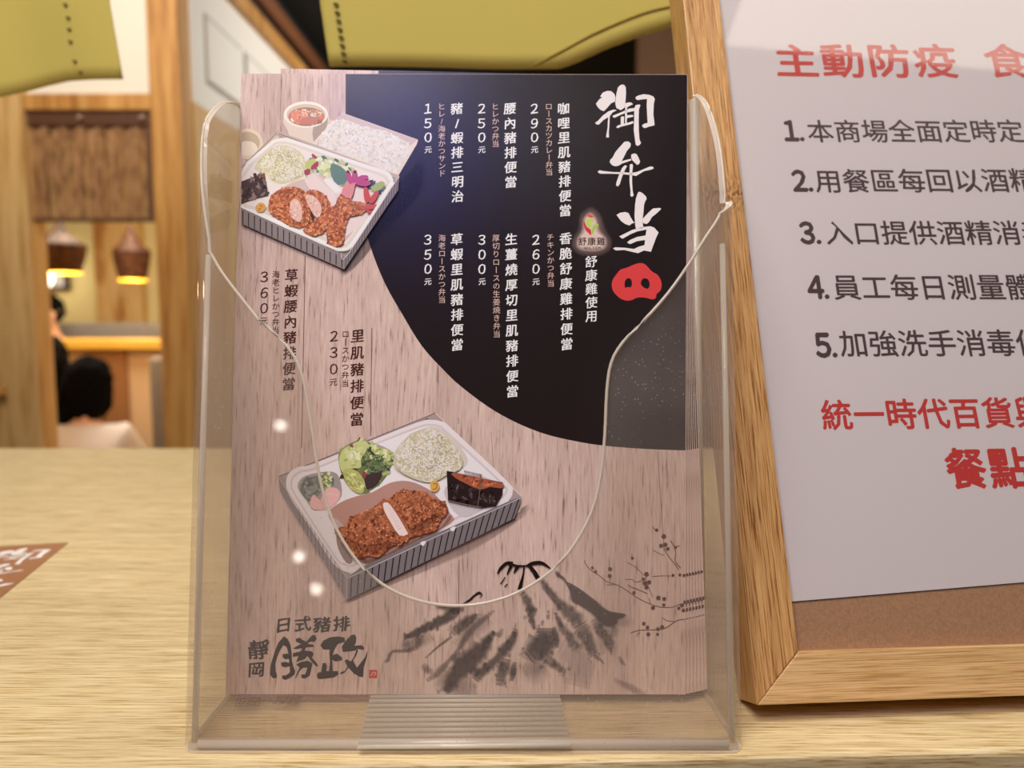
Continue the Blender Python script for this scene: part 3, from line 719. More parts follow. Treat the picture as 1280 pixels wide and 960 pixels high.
# ---- printed meal with shrimp
BASE = .00006
def ell(cx, cy, rx, ry, n=20, rot=0):
    return [(cx + rx * math.cos(6.2832 * k / n) * math.cos(rot) - ry * math.sin(6.2832 * k / n) * math.sin(rot), cy + rx * math.cos(6.2832 * k / n) * math.sin(rot) + ry * math.sin(6.2832 * k / n) * math.cos(rot)) for k in range(n)]
CRUMB = [(196, 112, 54), (176, 92, 42), (210, 132, 72), (158, 80, 38), (200, 120, 60), (186, 102, 50), (134, 66, 34)]
def meal_one():
    a = Art(LP, BASE, xmin=302.2); K = crop(280, 80, .2918)
    a.soft(K([(520, 830), (760, 500), (850, 420), (835, 560), (700, 700), (600, 830), (520, 900)]), (22, 17, 26), .45, 5)
    # dish at left
    a.poly(K(ell(100, 342, 68, 66)), (206, 188, 160)); a.poly(K(ell(98, 338, 56, 48)), (176, 156, 124)); a.poly(K(ell(98, 362, 46, 32)), (214, 200, 176))
    # soup cup
    a.poly(K([(257, 215), (275, 290), (290, 322), (330, 338), (385, 345), (425, 322), (436, 280), (446, 215)]), (206, 190, 170), sm=2)
    a.poly(K([(385, 250), (445, 225), (434, 290), (420, 325), (385, 342)]), (170, 150, 130), .6, sm=2)
    a.poly(K(ell(351, 217, 95, 57, 28)), (226, 212, 194)); a.poly(K(ell(352, 219, 84, 47, 28)), (196, 176, 152)); a.poly(K(ell(353, 226, 77, 40, 28)), (158, 108, 74))
    a.bits(K(ell(355, 230, 66, 32)), 60, [(214, 116, 66), (196, 96, 56), (170, 120, 90), (226, 200, 170), (140, 96, 60)], 1.0, 3.0)
    a.poly(K([(285, 215), (300, 202), (345, 200), (360, 220), (350, 240), (320, 262), (300, 245)]), (212, 124, 88), sm=2); a.bits(K([(290, 212), (345, 206), (350, 240), (310, 255)]), 12, [(226, 150, 112), (186, 96, 66)], .8, 1.6)
    a.poly(K([(335, 232), (400, 225), (405, 240), (365, 262), (325, 258)]), (186, 112, 84), sm=2)
    a.strands(K(ell(375, 212, 50, 18)), 40, [(230, 214, 184), (214, 190, 150)], 5, .9)
    # rice box
    a.poly(K([(508, 210), (832, 325), (826, 345), (748, 478), (378, 342), (430, 285)]), (212, 196, 182))
    a.poly(K([(508, 212), (830, 326), (800, 350), (690, 300), (560, 262), (470, 242)]), (190, 172, 164))
    rice = K([(455, 245), (520, 240), (620, 275), (700, 290), (790, 340), (800, 360), (770, 420), (738, 468), (600, 418), (500, 380), (400, 345), (430, 290)])
    a.poly(rice, (214, 208, 196)); a.bits(rice, 900, [(216, 210, 198), (206, 200, 188), (198, 190, 176), (222, 217, 208), (212, 206, 194)], .7, 1.9, 1.7, .00006)
    # card box, back rim, side faces
    a.poly(K([(70, 440), (232, 288), (752, 480), (748, 545), (518, 882), (70, 688)]), (150, 138, 130))
    a.poly(K([(232, 288), (752, 480), (740, 500), (226, 302)]), (176, 160, 146)); a.stroke(K([(236, 300), (480, 392), (735, 492)]), 1.0, (110, 92, 84))
    a.poly(K([(70, 450), (225, 305), (240, 312), (70, 480)]), (196, 176, 150))
    # white tray
    a.poly(K([(60, 470), (190, 345), (225, 322), (260, 318), (300, 326), (560, 415), (685, 455), (715, 475), (726, 505), (718, 540), (600, 715), (560, 780), (530, 800), (495, 803), (455, 792), (160, 662), (60, 620)]), (222, 214, 206), sm=3)
    a.poly(K([(70, 480), (200, 352), (240, 334), (300, 342), (560, 432), (680, 472), (704, 495), (700, 530), (545, 765), (515, 786), (470, 776), (170, 640), (70, 600)]), (204, 194, 186), sm=3)
    a.poly(K([(82, 490), (205, 362), (245, 346), (300, 354), (560, 444), (672, 482), (692, 500), (688, 528), (540, 750), (512, 770), (475, 762), (180, 628), (82, 590)]), (216, 206, 198), sm=3)
    # main well with paper
    a.poly(K([(190, 610), (215, 555), (290, 510), (360, 490), (450, 470), (560, 520), (690, 520), (680, 540), (535, 745), (510, 760), (470, 750), (200, 640)]), (196, 172, 162), sm=2)
    a.poly(K([(345, 500), (383, 458), (428, 500), (450, 462), (500, 530), (560, 525), (655, 560), (650, 600), (590, 690), (530, 735), (480, 740), (380, 560)]), (214, 196, 190))
    a.poly(K([(430, 500), (452, 465), (505, 545), (470, 560)]), (226, 212, 206)); a.stroke(K([(383, 462), (440, 520), (500, 580)]), .6, (186, 166, 160))
    # cabbage
    cb = K([(130, 450), (170, 390), (230, 350), (300, 360), (345, 400), (350, 460), (330, 490), (250, 515), (200, 500), (180, 470)])
    a.poly(cb, (196, 190, 146), sm=2); a.strands(cb, 520, [(214, 211, 178), (204, 199, 158), (222, 220, 198), (190, 184, 138), (196, 191, 150), (236, 234, 214), (168, 162, 108)], 11, 1.1)
    # mixed salad
    sl_ = K([(345, 470), (350, 420), (400, 395), (480, 410), (560, 450), (560, 490), (520, 530), (480, 480), (430, 480), (385, 460), (360, 490)])
    a.poly(sl_, (176, 190, 130), sm=2); a.bits(sl_, 90, [(160, 176, 96), (206, 214, 160), (84, 116, 92), (222, 222, 190), (186, 190, 140), (110, 140, 90)], 1.2, 3.4, 1.8)
    a.poly(K([(460, 430), (500, 440), (530, 470), (535, 500), (490, 520), (460, 480)]), (88, 122, 106), sm=2)
    a.poly(K([(350, 425), (385, 405), (392, 430), (372, 452), (352, 448)]), (176, 182, 92), sm=2)
    for q in ([(380, 385), (400, 400), (395, 408), (378, 398)], [(375, 440), (402, 418), (405, 440), (378, 455)], [(345, 458), (368, 450), (370, 472), (350, 478)]): a.poly(K(q), (160, 50, 78), sm=2)
    # pickles right
    a.bits(K([(600, 500), (640, 490), (690, 515), (680, 545), (650, 560), (610, 530)]), 30, [(62, 78, 84), (96, 112, 90), (60, 70, 100)], 1.5, 3.0)
    a.poly(K([(630, 530), (675, 503), (690, 520), (650, 552)]), (152, 166, 92), sm=2)
    # sauce packet
    a.poly(K([(60, 505), (175, 468), (192, 565), (130, 580), (70, 600)]), (72, 54, 50)); a.bits(K([(60, 508), (170, 475), (185, 560), (70, 592)]), 60, [(92, 72, 66), (52, 36, 36), (130, 108, 98), (66, 48, 44)], .8, 2.6, 2.2)
    a.poly(K([(140, 482), (176, 468), (180, 492)]), (122, 78, 44))
    a.poly(K([(137, 615), (150, 598), (170, 598), (182, 615), (170, 635), (145, 636)]), (206, 150, 52), sm=2); a.bits(K([(145, 605), (172, 602), (170, 630), (148, 630)]), 8, [(226, 172, 72), (176, 120, 40)], .8, 1.6)
    # cutlets
    c1 = K([(192, 610), (205, 565), (250, 535), (300, 528), (345, 545), (360, 580), (380, 620), (388, 660), (360, 690), (320, 705), (280, 690), (235, 665), (205, 645)])
    c2 = K([(345, 560), (380, 540), (425, 555), (452, 590), (458, 625), (430, 640), (405, 662), (385, 650), (360, 600)])
    c3 = K([(340, 715), (380, 680), (430, 640), (480, 610), (500, 640), (470, 690), (420, 725), (380, 742)])
    c4 = K([(445, 770), (445, 700), (470, 630), (500, 560), (540, 545), (548, 590), (545, 640), (520, 700), (510, 775), (480, 780)])
    c5 = K([(530, 600), (570, 590), (620, 610), (600, 640), (550, 655), (530, 650)])
    for c_, n_ in ((c1, 420), (c2, 180), (c5, 90), (c3, 200), (c4, 330)):
        a.poly(c_, (150, 76, 38), sm=2); a.bits(c_, n_, CRUMB, .7, 2.1, 1.5, .00003); a.bits(c_, n_ // 7, [(222, 158, 98), (112, 56, 30)], .4, .9, 1.6, .00001)
    a.soft(K([(365, 600), (385, 650), (388, 680), (375, 660)]), (70, 34, 20), .7, 2)
    for q in ([(286, 600), (300, 582), (325, 590), (338, 640), (330, 680), (300, 668), (286, 640)], [(350, 572), (380, 565), (415, 600), (420, 640), (400, 662), (375, 630)]):
        a.poly(K(q), (214, 172, 156), sm=2); a.bits(K(q), 26, [(226, 190, 172), (200, 150, 134)], .7, 1.4)
    # shrimp tails
    RED = (190, 66, 56); PUR = (176, 62, 120)
    a.poly(K([(505, 560), (520, 520), (540, 490), (565, 500), (560, 540), (545, 580)]), (206, 128, 128), sm=2)
    for q in ([(525, 465), (537, 458), (552, 500), (545, 520), (530, 500)], [(552, 465), (568, 458), (572, 480), (562, 512), (550, 510)], [(560, 500), (590, 480), (618, 482), (615, 495), (570, 512)], [(565, 512), (610, 500), (632, 515), (610, 528), (575, 522)]): a.poly(K(q), PUR, sm=2)
    for q in ([(600, 540), (612, 530), (628, 570), (615, 600), (602, 580)], [(620, 590), (655, 545), (664, 560), (640, 600)], [(605, 610), (660, 605), (672, 622), (620, 625)], [(600, 615), (640, 640), (650, 655), (620, 640)]): a.poly(K(q), RED, sm=2)
    for q in ([(525, 466), (536, 460), (541, 474)], [(556, 464), (568, 460), (566, 476)]): a.poly(K(q), (60, 24, 50))
    # tray front lip over the food, striped carton sides
    a.stroke(K([(62, 612), (160, 655), (330, 728), (470, 790), (500, 798)]), 3.0, (226, 218, 212)); a.stroke(K([(500, 798), (545, 785), (600, 705), (722, 515)]), 3.0, (222, 214, 210))
    a.poly(K([(70, 618), (460, 795), (505, 812), (520, 832), (517, 882), (70, 686)]), (128, 118, 116))
    a.poly(K([(520, 832), (600, 720), (752, 485), (746, 545), (517, 882)]), (122, 112, 114))
    for k in range(18):
        t = (k + .5) / 18; x = 72 + (520 - 72) * t; yt = 620 + (832 - 620) * t; yb = 684 + (880 - 684) * t
        a.poly(K([(x - 2.2, yt + 4), (x + 2.4, yt + 5), (x + 1.8, yb), (x - 2.2, yb)]), (56, 40, 36), up=False)
    for k in range(20):
        t = (k + .5) / 20; x = 520 + (750 - 520) * t; yt = 832 + (487 - 832) * t; x2 = 517 + (746 - 517) * t; yb = 880 + (545 - 880) * t
        a.poly(K([(x - 1.3, yt + 4), (x + 1.3, yt), (x2 + 1, yb - 4), (x2 - 1.3, yb)]), (62, 48, 50), up=False)
    a.up(); a.stroke(K([(505, 812), (522, 832), (640, 655), (752, 484)]), .7, (206, 196, 192))
    return a.done('shrimp_meal_picture', leaf)
meal_one()

def meal_two():
    a = Art(LP, BASE); K = crop(330, 500, .28135)
    a.soft(K([(400, 860), (900, 640), (1120, 520), (1160, 470), (1150, 520), (900, 680), (520, 840), (380, 900)]), (110, 84, 80), .35, 5)
    a.poly(K([(762, 57), (1146, 430), (1112, 525), (370, 886), (75, 405), (65, 338)]), (146, 134, 136))
    a.poly(K([(762, 57), (1146, 430), (1100, 440), (760, 90), (120, 350), (70, 345)]), (158, 140, 138))
    a.stroke(K([(66, 340), (400, 205), (762, 58)]), 1.0, (106, 90, 88)); a.stroke(K([(762, 58), (950, 240), (1145, 430)]), .9, (206, 190, 184))
    a.stroke(K([(470, 185), (600, 135), (730, 82)]), 1.4, (82, 70, 70))
    a.poly(K([(98, 365), (115, 320), (160, 295), (215, 285), (440, 195), (680, 100), (740, 88), (790, 96), (830, 125), (1075, 355), (1105, 405), (1085, 448), (1030, 475), (440, 745), (395, 768), (345, 755), (300, 718), (200, 560), (115, 430)]), (214, 206, 208), sm=3)
    a.poly(K([(118, 370), (130, 335), (170, 310), (225, 300), (440, 212), (680, 118), (738, 106), (782, 114), (815, 140), (1058, 365), (1082, 405), (1065, 432), (1010, 460), (435, 722), (390, 742), (350, 732), (312, 700), (140, 430)]), (196, 186, 190), sm=3)
    a.poly(K([(126, 372), (138, 342), (172, 320), (225, 310), (440, 222), (680, 128), (738, 116), (778, 124), (808, 148), (1048, 368), (1070, 405), (1052, 428), (1005, 450), (435, 712), (392, 730), (355, 722), (320, 692), (148, 430)]), (218, 211, 214), sm=3)
    # wells
    for q, c_ in (([(150, 390), (170, 345), (230, 325), (300, 318), (335, 345), (345, 425), (300, 470), (225, 492), (190, 450)], (150, 142, 142)),
                  ([(330, 260), (345, 215), (420, 180), (500, 195), (575, 235), (570, 290), (520, 370), (440, 418), (395, 405), (350, 345)], (160, 150, 140)),
                  ([(572, 245), (640, 160), (745, 118), (830, 160), (895, 240), (900, 290), (830, 340), (740, 372), (650, 352), (582, 312)], (196, 188, 180)),
                  ([(285, 505), (340, 455), (420, 425), (480, 410), (560, 368), (640, 360), (720, 390), (770, 430), (828, 505), (828, 550), (600, 665), (470, 728), (425, 700), (330, 580)], (172, 128, 114)),
                  ([(805, 390), (900, 330), (1000, 350), (1060, 400), (1040, 440), (920, 515), (860, 510), (815, 450)], (188, 180, 184)),
                  ([(322, 600), (345, 620), (385, 690), (392, 722), (365, 722), (330, 660)], (132, 108, 104))):
        a.poly(K(q), c_, sm=3)
    a.soft(K([(300, 520), (360, 560), (430, 690), (400, 680), (330, 590)]), (196, 176, 176), .7, 2)
    # pickles and pink ginger
    pk = K([(160, 400), (180, 355), (240, 335), (300, 330), (310, 380), (260, 400), (230, 440), (200, 450)])
    a.poly(pk, (98, 104, 100), sm=2); a.bits(pk, 60, [(80, 88, 84), (128, 134, 130), (110, 118, 108)], 1.2, 3.2)
    gp = K([(240, 330), (290, 325), (300, 360), (295, 390), (250, 395)]); a.poly(gp, (104, 122, 62), sm=2); a.bits(gp, 26, [(134, 150, 84), (82, 100, 52), (186, 190, 150)], 1, 2.4)
    a.poly(K([(205, 475), (212, 430), (228, 422), (250, 445), (275, 395), (310, 388), (338, 405), (335, 440), (300, 475), (250, 490)]), (226, 166, 162), sm=2)
    a.stroke(K([(250, 440), (262, 465), (265, 485)]), .8, (206, 130, 126)); a.stroke(K([(262, 425), (300, 415), (330, 425)]), .8, (240, 196, 190))
    # leaf salad
    sb = K([(332, 262), (350, 218), (412, 180), (470, 190), (520, 220), (575, 238), (562, 300), (520, 368), (445, 412), (395, 402), (352, 345)])
    a.poly(sb, (104, 116, 72), sm=2); a.bits(sb, 110, [(110, 126, 70), (76, 92, 56), (150, 164, 92), (186, 196, 130), (60, 66, 44)], 1.2, 3.6, 1.8)
    a.poly(K([(334, 268), (350, 222), (385, 200), (430, 180), (462, 192), (452, 232), (432, 262), (430, 300), (388, 304), (350, 322)]), (184, 192, 116), sm=3)
    a.bits(K([(345, 262), (380, 215), (440, 190), (440, 240), (400, 290)]), 26, [(214, 216, 170), (166, 178, 96), (198, 206, 140)], 1.2, 3, 2)
    a.poly(K([(352, 315), (385, 305), (425, 325), (446, 372), (438, 415), (398, 404), (366, 366)]), (172, 176, 88), sm=3); a.bits(K([(356, 320), (420, 330), (440, 372), (430, 405), (395, 398)]), 34, [(186, 188, 104), (152, 158, 76), (200, 202, 128)], 1, 2.8, 2.2); a.stroke(K([(372, 322), (400, 350), (428, 400)]), .8, (206, 206, 150))
    a.bits(K([(470, 200), (570, 235), (560, 262), (500, 240)]), 26, [(196, 202, 120), (166, 180, 96), (214, 216, 156)], 1, 2.6, 2)
    a.strands(K([(440, 230), (520, 240), (560, 300), (500, 340), (440, 310)]), 60, [(70, 92, 60), (92, 116, 76), (120, 140, 100)], 9, 1.3)
    a.poly(K([(455, 335), (520, 318), (520, 345), (500, 375), (460, 395), (448, 365)]), (66, 48, 52), sm=2); a.poly(K([(440, 318), (455, 322), (452, 345), (438, 338)]), (150, 54, 66), sm=2); a.poly(K([(380, 205), (394, 194), (398, 210)]), (140, 60, 70))
    # shredded cabbage
    cb = K([(580, 250), (610, 200), (650, 150), (740, 125), (810, 160), (860, 215), (885, 270), (870, 310), (810, 335), (745, 368), (660, 348), (590, 305)])
    a.poly(cb, (190, 181, 148), sm=2); a.strands(cb, 750, [(214, 208, 190), (204, 197, 172), (222, 218, 206), (184, 175, 142), (198, 190, 158), (216, 212, 198), (238, 234, 222), (166, 156, 118)], 13, 1.15, .00006)
    a.strands(K([(640, 200), (760, 180), (820, 260), (760, 330), (660, 310)]), 70, [(232, 230, 218), (168, 156, 116)], 14, .9)
    # mustard
    a.poly(K([(738, 372), (752, 358), (774, 364), (780, 388), (764, 408), (744, 402)]), (206, 154, 56), sm=2); a.stroke(K([(752, 372), (768, 372), (766, 392), (750, 396)]), 1.4, (158, 104, 34))
    # sauce packet
    a.poly(K([(812, 314), (1062, 366), (1058, 420), (1030, 470), (965, 478), (818, 448)]), (40, 26, 28))
    a.poly(K([(845, 322), (1058, 368), (1050, 392), (1005, 385), (960, 398), (900, 372), (850, 345)]), (156, 78, 44), sm=2); a.bits(K([(870, 330), (1030, 368), (1000, 382), (940, 380), (890, 356)]), 40, [(196, 110, 66), (120, 52, 32), (176, 90, 52)], .8, 1.8, 1.8)
    a.bits(K([(825, 360), (900, 390), (1040, 410), (1020, 465), (965, 470), (825, 442)]), 50, [(28, 18, 20), (62, 46, 48), (84, 70, 70), (48, 32, 34)], .8, 2.4, 2.4)
    a.stroke(K([(960, 330), (963, 370), (950, 470)]), .8, (110, 90, 86)); a.stroke(K([(820, 446), (890, 462), (965, 476)]), .9, (130, 100, 92))
    for k in range(9): a.poly(K([(890 + k * 9, 312 + k * 2), (896 + k * 9, 313 + k * 2), (895 + k * 9, 321 + k * 2), (889 + k * 9, 320 + k * 2)]), (120, 110, 112), up=False)
    a.up()
    # cutlet
    ct1 = K([(312, 572), (345, 562), (372, 552), (396, 515), (440, 500), (490, 475), (525, 452), (560, 500), (600, 560), (640, 598), (632, 625), (600, 640), (560, 650), (530, 682), (500, 698), (460, 690), (420, 700), (385, 682), (345, 620)])
    ct2 = K([(560, 440), (605, 406), (660, 402), (722, 412), (740, 430), (800, 452), (818, 495), (782, 535), (762, 580), (700, 595), (652, 606), (630, 575), (590, 500)])
    C2 = [(172, 94, 52), (152, 78, 42), (188, 112, 68), (124, 60, 34), (178, 102, 58), (162, 86, 46), (106, 52, 32)]
    a.soft(K([(330, 600), (400, 700), (520, 700), (660, 625), (800, 560), (830, 510), (760, 600), (640, 650), (500, 715), (400, 715)]), (92, 48, 34), .5, 2)
    a.poly(ct1, (160, 84, 44), sm=2); a.bits(ct1, 800, C2, .7, 2.3, 1.5, .00005)
    a.poly(ct2, (142, 70, 38), sm=2); a.bits(ct2, 620, C2, .7, 2.3, 1.5, .00005)
    for q_ in (ct1, ct2): a.bits(q_, 110, [(212, 142, 98), (92, 44, 28), (204, 130, 84)], .4, 1.0, 1.7, .00001)
    a.soft(K([(340, 600), (400, 660), (500, 680), (590, 640), (560, 625), (480, 645), (400, 630)]), (96, 44, 26), .30, 4); a.soft(K([(640, 590), (720, 575), (790, 510), (770, 500), (700, 545), (640, 565)]), (80, 38, 24), .35, 4)
    a.soft(K([(400, 525), (470, 495), (520, 470), (530, 500), (440, 540)]), (214, 134, 84), .25, 4); a.soft(K([(600, 420), (700, 415), (760, 450), (690, 455), (620, 450)]), (206, 126, 78), .22, 4)
    a.poly(K([(520, 452), (560, 448), (655, 590), (650, 610), (600, 640), (585, 600), (560, 560)]), (160, 86, 50), sm=2); a.bits(K([(560, 580), (650, 600), (640, 625), (600, 650), (580, 620)]), 60, C2, .6, 1.6)
    a.poly(K([(530, 460), (545, 454), (562, 464), (600, 520), (636, 582), (638, 596), (602, 600), (566, 545), (538, 495)]), (222, 198, 192), sm=2)
    for k in range(10):
        t = k / 10; a.stroke(K([(545 + 55 * t, 470 + 115 * t), (562 + 52 * t, 466 + 112 * t)]), .5, (200, 168, 162), n=1)
    # carton front faces with stripes
    a.poly(K([(430, 742), (1085, 450), (1146, 430), (1112, 525), (370, 886), (372, 790)]), (112, 104, 108)); a.poly(K([(65, 338), (110, 430), (300, 715), (345, 760), (372, 790), (370, 886), (75, 405)]), (128, 116, 118))
    for k in range(25):
        t = (k + .6) / 25; x = 374 + (1144 - 374) * t; yt = 792 + (433 - 792) * t; x2 = 369 + (1112 - 369) * t; yb = 884 + (525 - 884) * t
        a.poly(K([(x - 3, yt + 3), (x + 2.6, yt + 1), (x2 + 2.4, yb), (x2 - 3, yb + 1)]), (34, 26, 30), up=False)
    for k in range(12):
        t = .30 + k * .058; x = 65 + (372 - 65) * t; yt = 338 + (790 - 338) * t; x2 = 75 + (370 - 75) * t; yb = 405 + (886 - 405) * t
        a.poly(K([(x - 1.5, yt), (x + 1.5, yt + 4), (x2 + 1.5, yb + 2), (x2 - 1.5, yb - 2)]), (86, 74, 78), up=False)
    a.up(); a.stroke(K([(374, 790), (760, 608), (1146, 432)]), .7, (196, 186, 188)); a.stroke(K([(66, 340), (200, 545), (372, 790)]), .8, (176, 164, 164)); a.stroke(K([(372, 790), (370, 884)]), .7, (180, 170, 172))
    for q in ((708, 640), (840, 576)): a.poly(K([(q[0] - 12, q[1] - 8), (q[0] + 12, q[1] - 16), (q[0] + 6, q[1] + 2), (q[0] - 4, q[1] + 6)]), (214, 208, 210), sm=2)
    return a.done('cutlet_meal_picture', leaf)
meal_two()

# ---- ink mountain
def mountain():
    a = Art(LP, .00004); A_ = crop(480, 700, .17715); B_ = crop(620, 690, .18744); INK = (44, 33, 34); BLK = (26, 16, 14)
    def st_(K, pts, w, al, f=18, c=INK, rag=.22):
        s = .18; a.stroke(K(pts), [x * s for x in (w if isinstance(w, list) else [w])] * (1 if isinstance(w, list) else len(pts)), c, al, feather=f * s, rag=rag)
        if al > .45 and f > 8:
            for _ in range(len(pts) * 7):
                i = random.randrange(len(pts) - 1); t = random.random(); W_ = (w[min(i, len(w) - 1)] if isinstance(w, list) else w)
                x = pts[i][0] * (1 - t) + pts[i + 1][0] * t + random.gauss(0, .36) * W_; y = pts[i][1] * (1 - t) + pts[i + 1][1] * t + random.gauss(0, .36) * W_
                r = random.uniform(5, 17); K2 = K([(x + r * math.cos(q * 1.05) * random.uniform(.5, 1.3), y + 1.3 * r * math.sin(q * 1.05) * random.uniform(.5, 1.3)) for q in range(6)])
                a.soft(K2, c, al * random.uniform(.2, .6), .8, 1); a.z -= .0000055
    # broad washes
    st_(B_, [(420, 620), (540, 700), (560, 800), (540, 900)], [150, 170, 150, 150], .20, 40)
    st_(B_, [(180, 760), (260, 790), (330, 760)], [90, 120, 80], .20, 40)
    st_(B_, [(660, 560), (700, 620), (740, 660)], [120, 90, 40], .18, 30)
    st_(A_, [(740, 400), (660, 460), (590, 530), (520, 620)], [70, 100, 90, 60], .22, 30)
    st_(A_, [(330, 520), (250, 570), (170, 610), (140, 640)], [60, 70, 50, 30], .30, 25)
    st_(A_, [(460, 740), (420, 850), (560, 900), (640, 880)], [60, 90, 110, 90], .25, 35)
    st_(A_, [(980, 800), (1100, 740), (1129, 700)], [60, 90, 90], .22, 35)
    st_(A_, [(1000, 560), (1040, 600), (980, 700)], [50, 70, 60], .3, 25)
    # left ridges
    st_(A_, [(360, 325), (440, 340), (500, 350), (560, 345)], [14, 26, 40, 12], .5)
    st_(A_, [(515, 345), (450, 405), (370, 445), (280, 485), (190, 530), (135, 558)], [50, 72, 64, 52, 34, 12], .72, 9)
    st_(A_, [(235, 520), (245, 580), (230, 620)], [22, 34, 20], .45)
    st_(A_, [(240, 612), (160, 640), (70, 642), (42, 668), (28, 705), (0, 722)], [26, 24, 14, 20, 22, 8], .45, 8)
    st_(A_, [(170, 560), (150, 590), (165, 620)], [20, 28, 20], .3)
    st_(A_, [(655, 388), (600, 420), (545, 465), (480, 525)], [34, 56, 66, 44], .58, 12)
    st_(A_, [(480, 535), (430, 575), (370, 620), (290, 695)], [14, 12, 9, 9], .55, 6)
    st_(A_, [(780, 350), (700, 420), (620, 490), (560, 570), (520, 640), (440, 730), (380, 795), (300, 858)], [8, 30, 44, 26, 20, 24, 40, 14], .42, 12)
    st_(A_, [(270, 735), (300, 770), (350, 790)], [24, 40, 24], .4, 14)
    st_(A_, [(695, 245), (672, 232), (640, 250), (600, 285), (555, 310)], [10, 22, 16, 18, 6], .9, 3, BLK)
    st_(A_, [(690, 240), (680, 270)], [20, 8], .8, 3, BLK)
    # left dark masses
    st_(A_, [(780, 500), (735, 560), (700, 610), (640, 670), (570, 740), (500, 820), (455, 900), (440, 935)], [16, 44, 100, 160, 170, 110, 60, 30], .70, 20, rag=.3)
    st_(A_, [(930, 480), (905, 560), (850, 630), (780, 710), (700, 780), (640, 850)], [14, 50, 64, 50, 60, 50], .66, 12, rag=.3)
    st_(A_, [(860, 690), (835, 780), (815, 890)], [70, 86, 40], .62, 12, rag=.3)
    st_(A_, [(920, 715), (912, 785), (900, 855)], [20, 44, 20], .74, 7)
    st_(A_, [(835, 480), (810, 525), (790, 530)], [14, 34, 12], .45, 10)
    st_(A_, [(850, 860), (850, 890)], [24, 10], .5, 6)
    st_(A_, [(930, 440), (922, 490)], [6, 20], .5, 5)
    # centre
    st_(B_, [(170, 265), (215, 340), (235, 385), (235, 440), (262, 520)], [36, 50, 58, 40, 14], .62, 12)
    st_(B_, [(335, 500), (330, 580), (290, 640), (210, 710)], [130, 170, 170, 90], .80, 20, (46, 40, 42), .2)
    st_(B_, [(285, 480), (280, 540)], [22, 30], .6, 4, (46, 40, 42)); st_(B_, [(385, 490), (400, 570), (410, 640)], [22, 40, 16], .6, 6, (46, 40, 42))
    st_(B_, [(330, 710), (390, 750), (470, 800)], [60, 52, 26], .50, 14)
    # right ridges
    st_(B_, [(290, 170), (340, 240), (390, 310), (450, 370), (520, 430), (560, 490)], [18, 40, 46, 70, 90, 90], .60, 14, rag=.3)
    st_(B_, [(550, 480), (590, 550), (630, 630), (655, 695)], [120, 96, 80, 40], .58, 12, rag=.2)
    st_(B_, [(655, 690), (700, 720), (720, 748)], [18, 12, 6], .5, 5)
    st_(B_, [(395, 125), (415, 150), (445, 172), (470, 200)], [12, 26, 12, 22], .8, 6)
    a.soft(B_([(465, 195), (560, 245), (660, 320), (740, 385), (800, 402), (862, 412), (850, 432), (812, 448), (802, 478), (730, 492), (640, 410), (560, 355), (505, 325), (492, 260)]), INK, .80, 1.5, 3)
    st_(B_, [(830, 440), (850, 470), (850, 500)], [60, 90, 60], .22, 25)
    st_(B_, [(650, 440), (700, 520), (750, 590), (770, 670)], [50, 76, 60, 10], .52, 14, rag=.3)
    st_(B_, [(740, 520), (790, 510), (780, 570)], [30, 50, 30], .3, 20)
    st_(B_, [(395, 400), (415, 450), (450, 520), (490, 560), (540, 650)], [10, 22, 44, 50, 60], .5, 14, rag=.3)
    st_(B_, [(820, 690), (835, 725), (865, 755)], [10, 22, 6], .4, 8); st_(B_, [(780, 850), (860, 880), (930, 920), (1000, 945)], [16, 34, 40, 14], .3, 12)
    # black summit line and drips
    for K, p_, w_ in ((A_, [(800, 95), (825, 55), (868, 20), (908, 26)], [8, 20, 22, 30]), (A_, [(880, 22), (935, 40), (1010, 40)], [24, 16, 12]),
                      (B_, [(205, 92), (255, 72), (310, 74), (362, 108)], [18, 26, 22, 8]), (B_, [(218, 88), (250, 125), (284, 182)], [22, 30, 30]),
                      (A_, [(898, 40), (880, 75), (868, 102)], [24, 14, 7]), (A_, [(945, 40), (930, 65), (914, 92)], [28, 20, 5]), (A_, [(988, 40), (980, 110), (955, 208)], [10, 13, 30]),
                      (A_, [(856, 118), (822, 168)], [7, 8]), (A_, [(872, 166), (850, 188)], [7, 8])):
        st_(K, p_, w_, 1.0, 0, BLK, .08)
    return a.done('mountain_picture', leaf)
mountain()

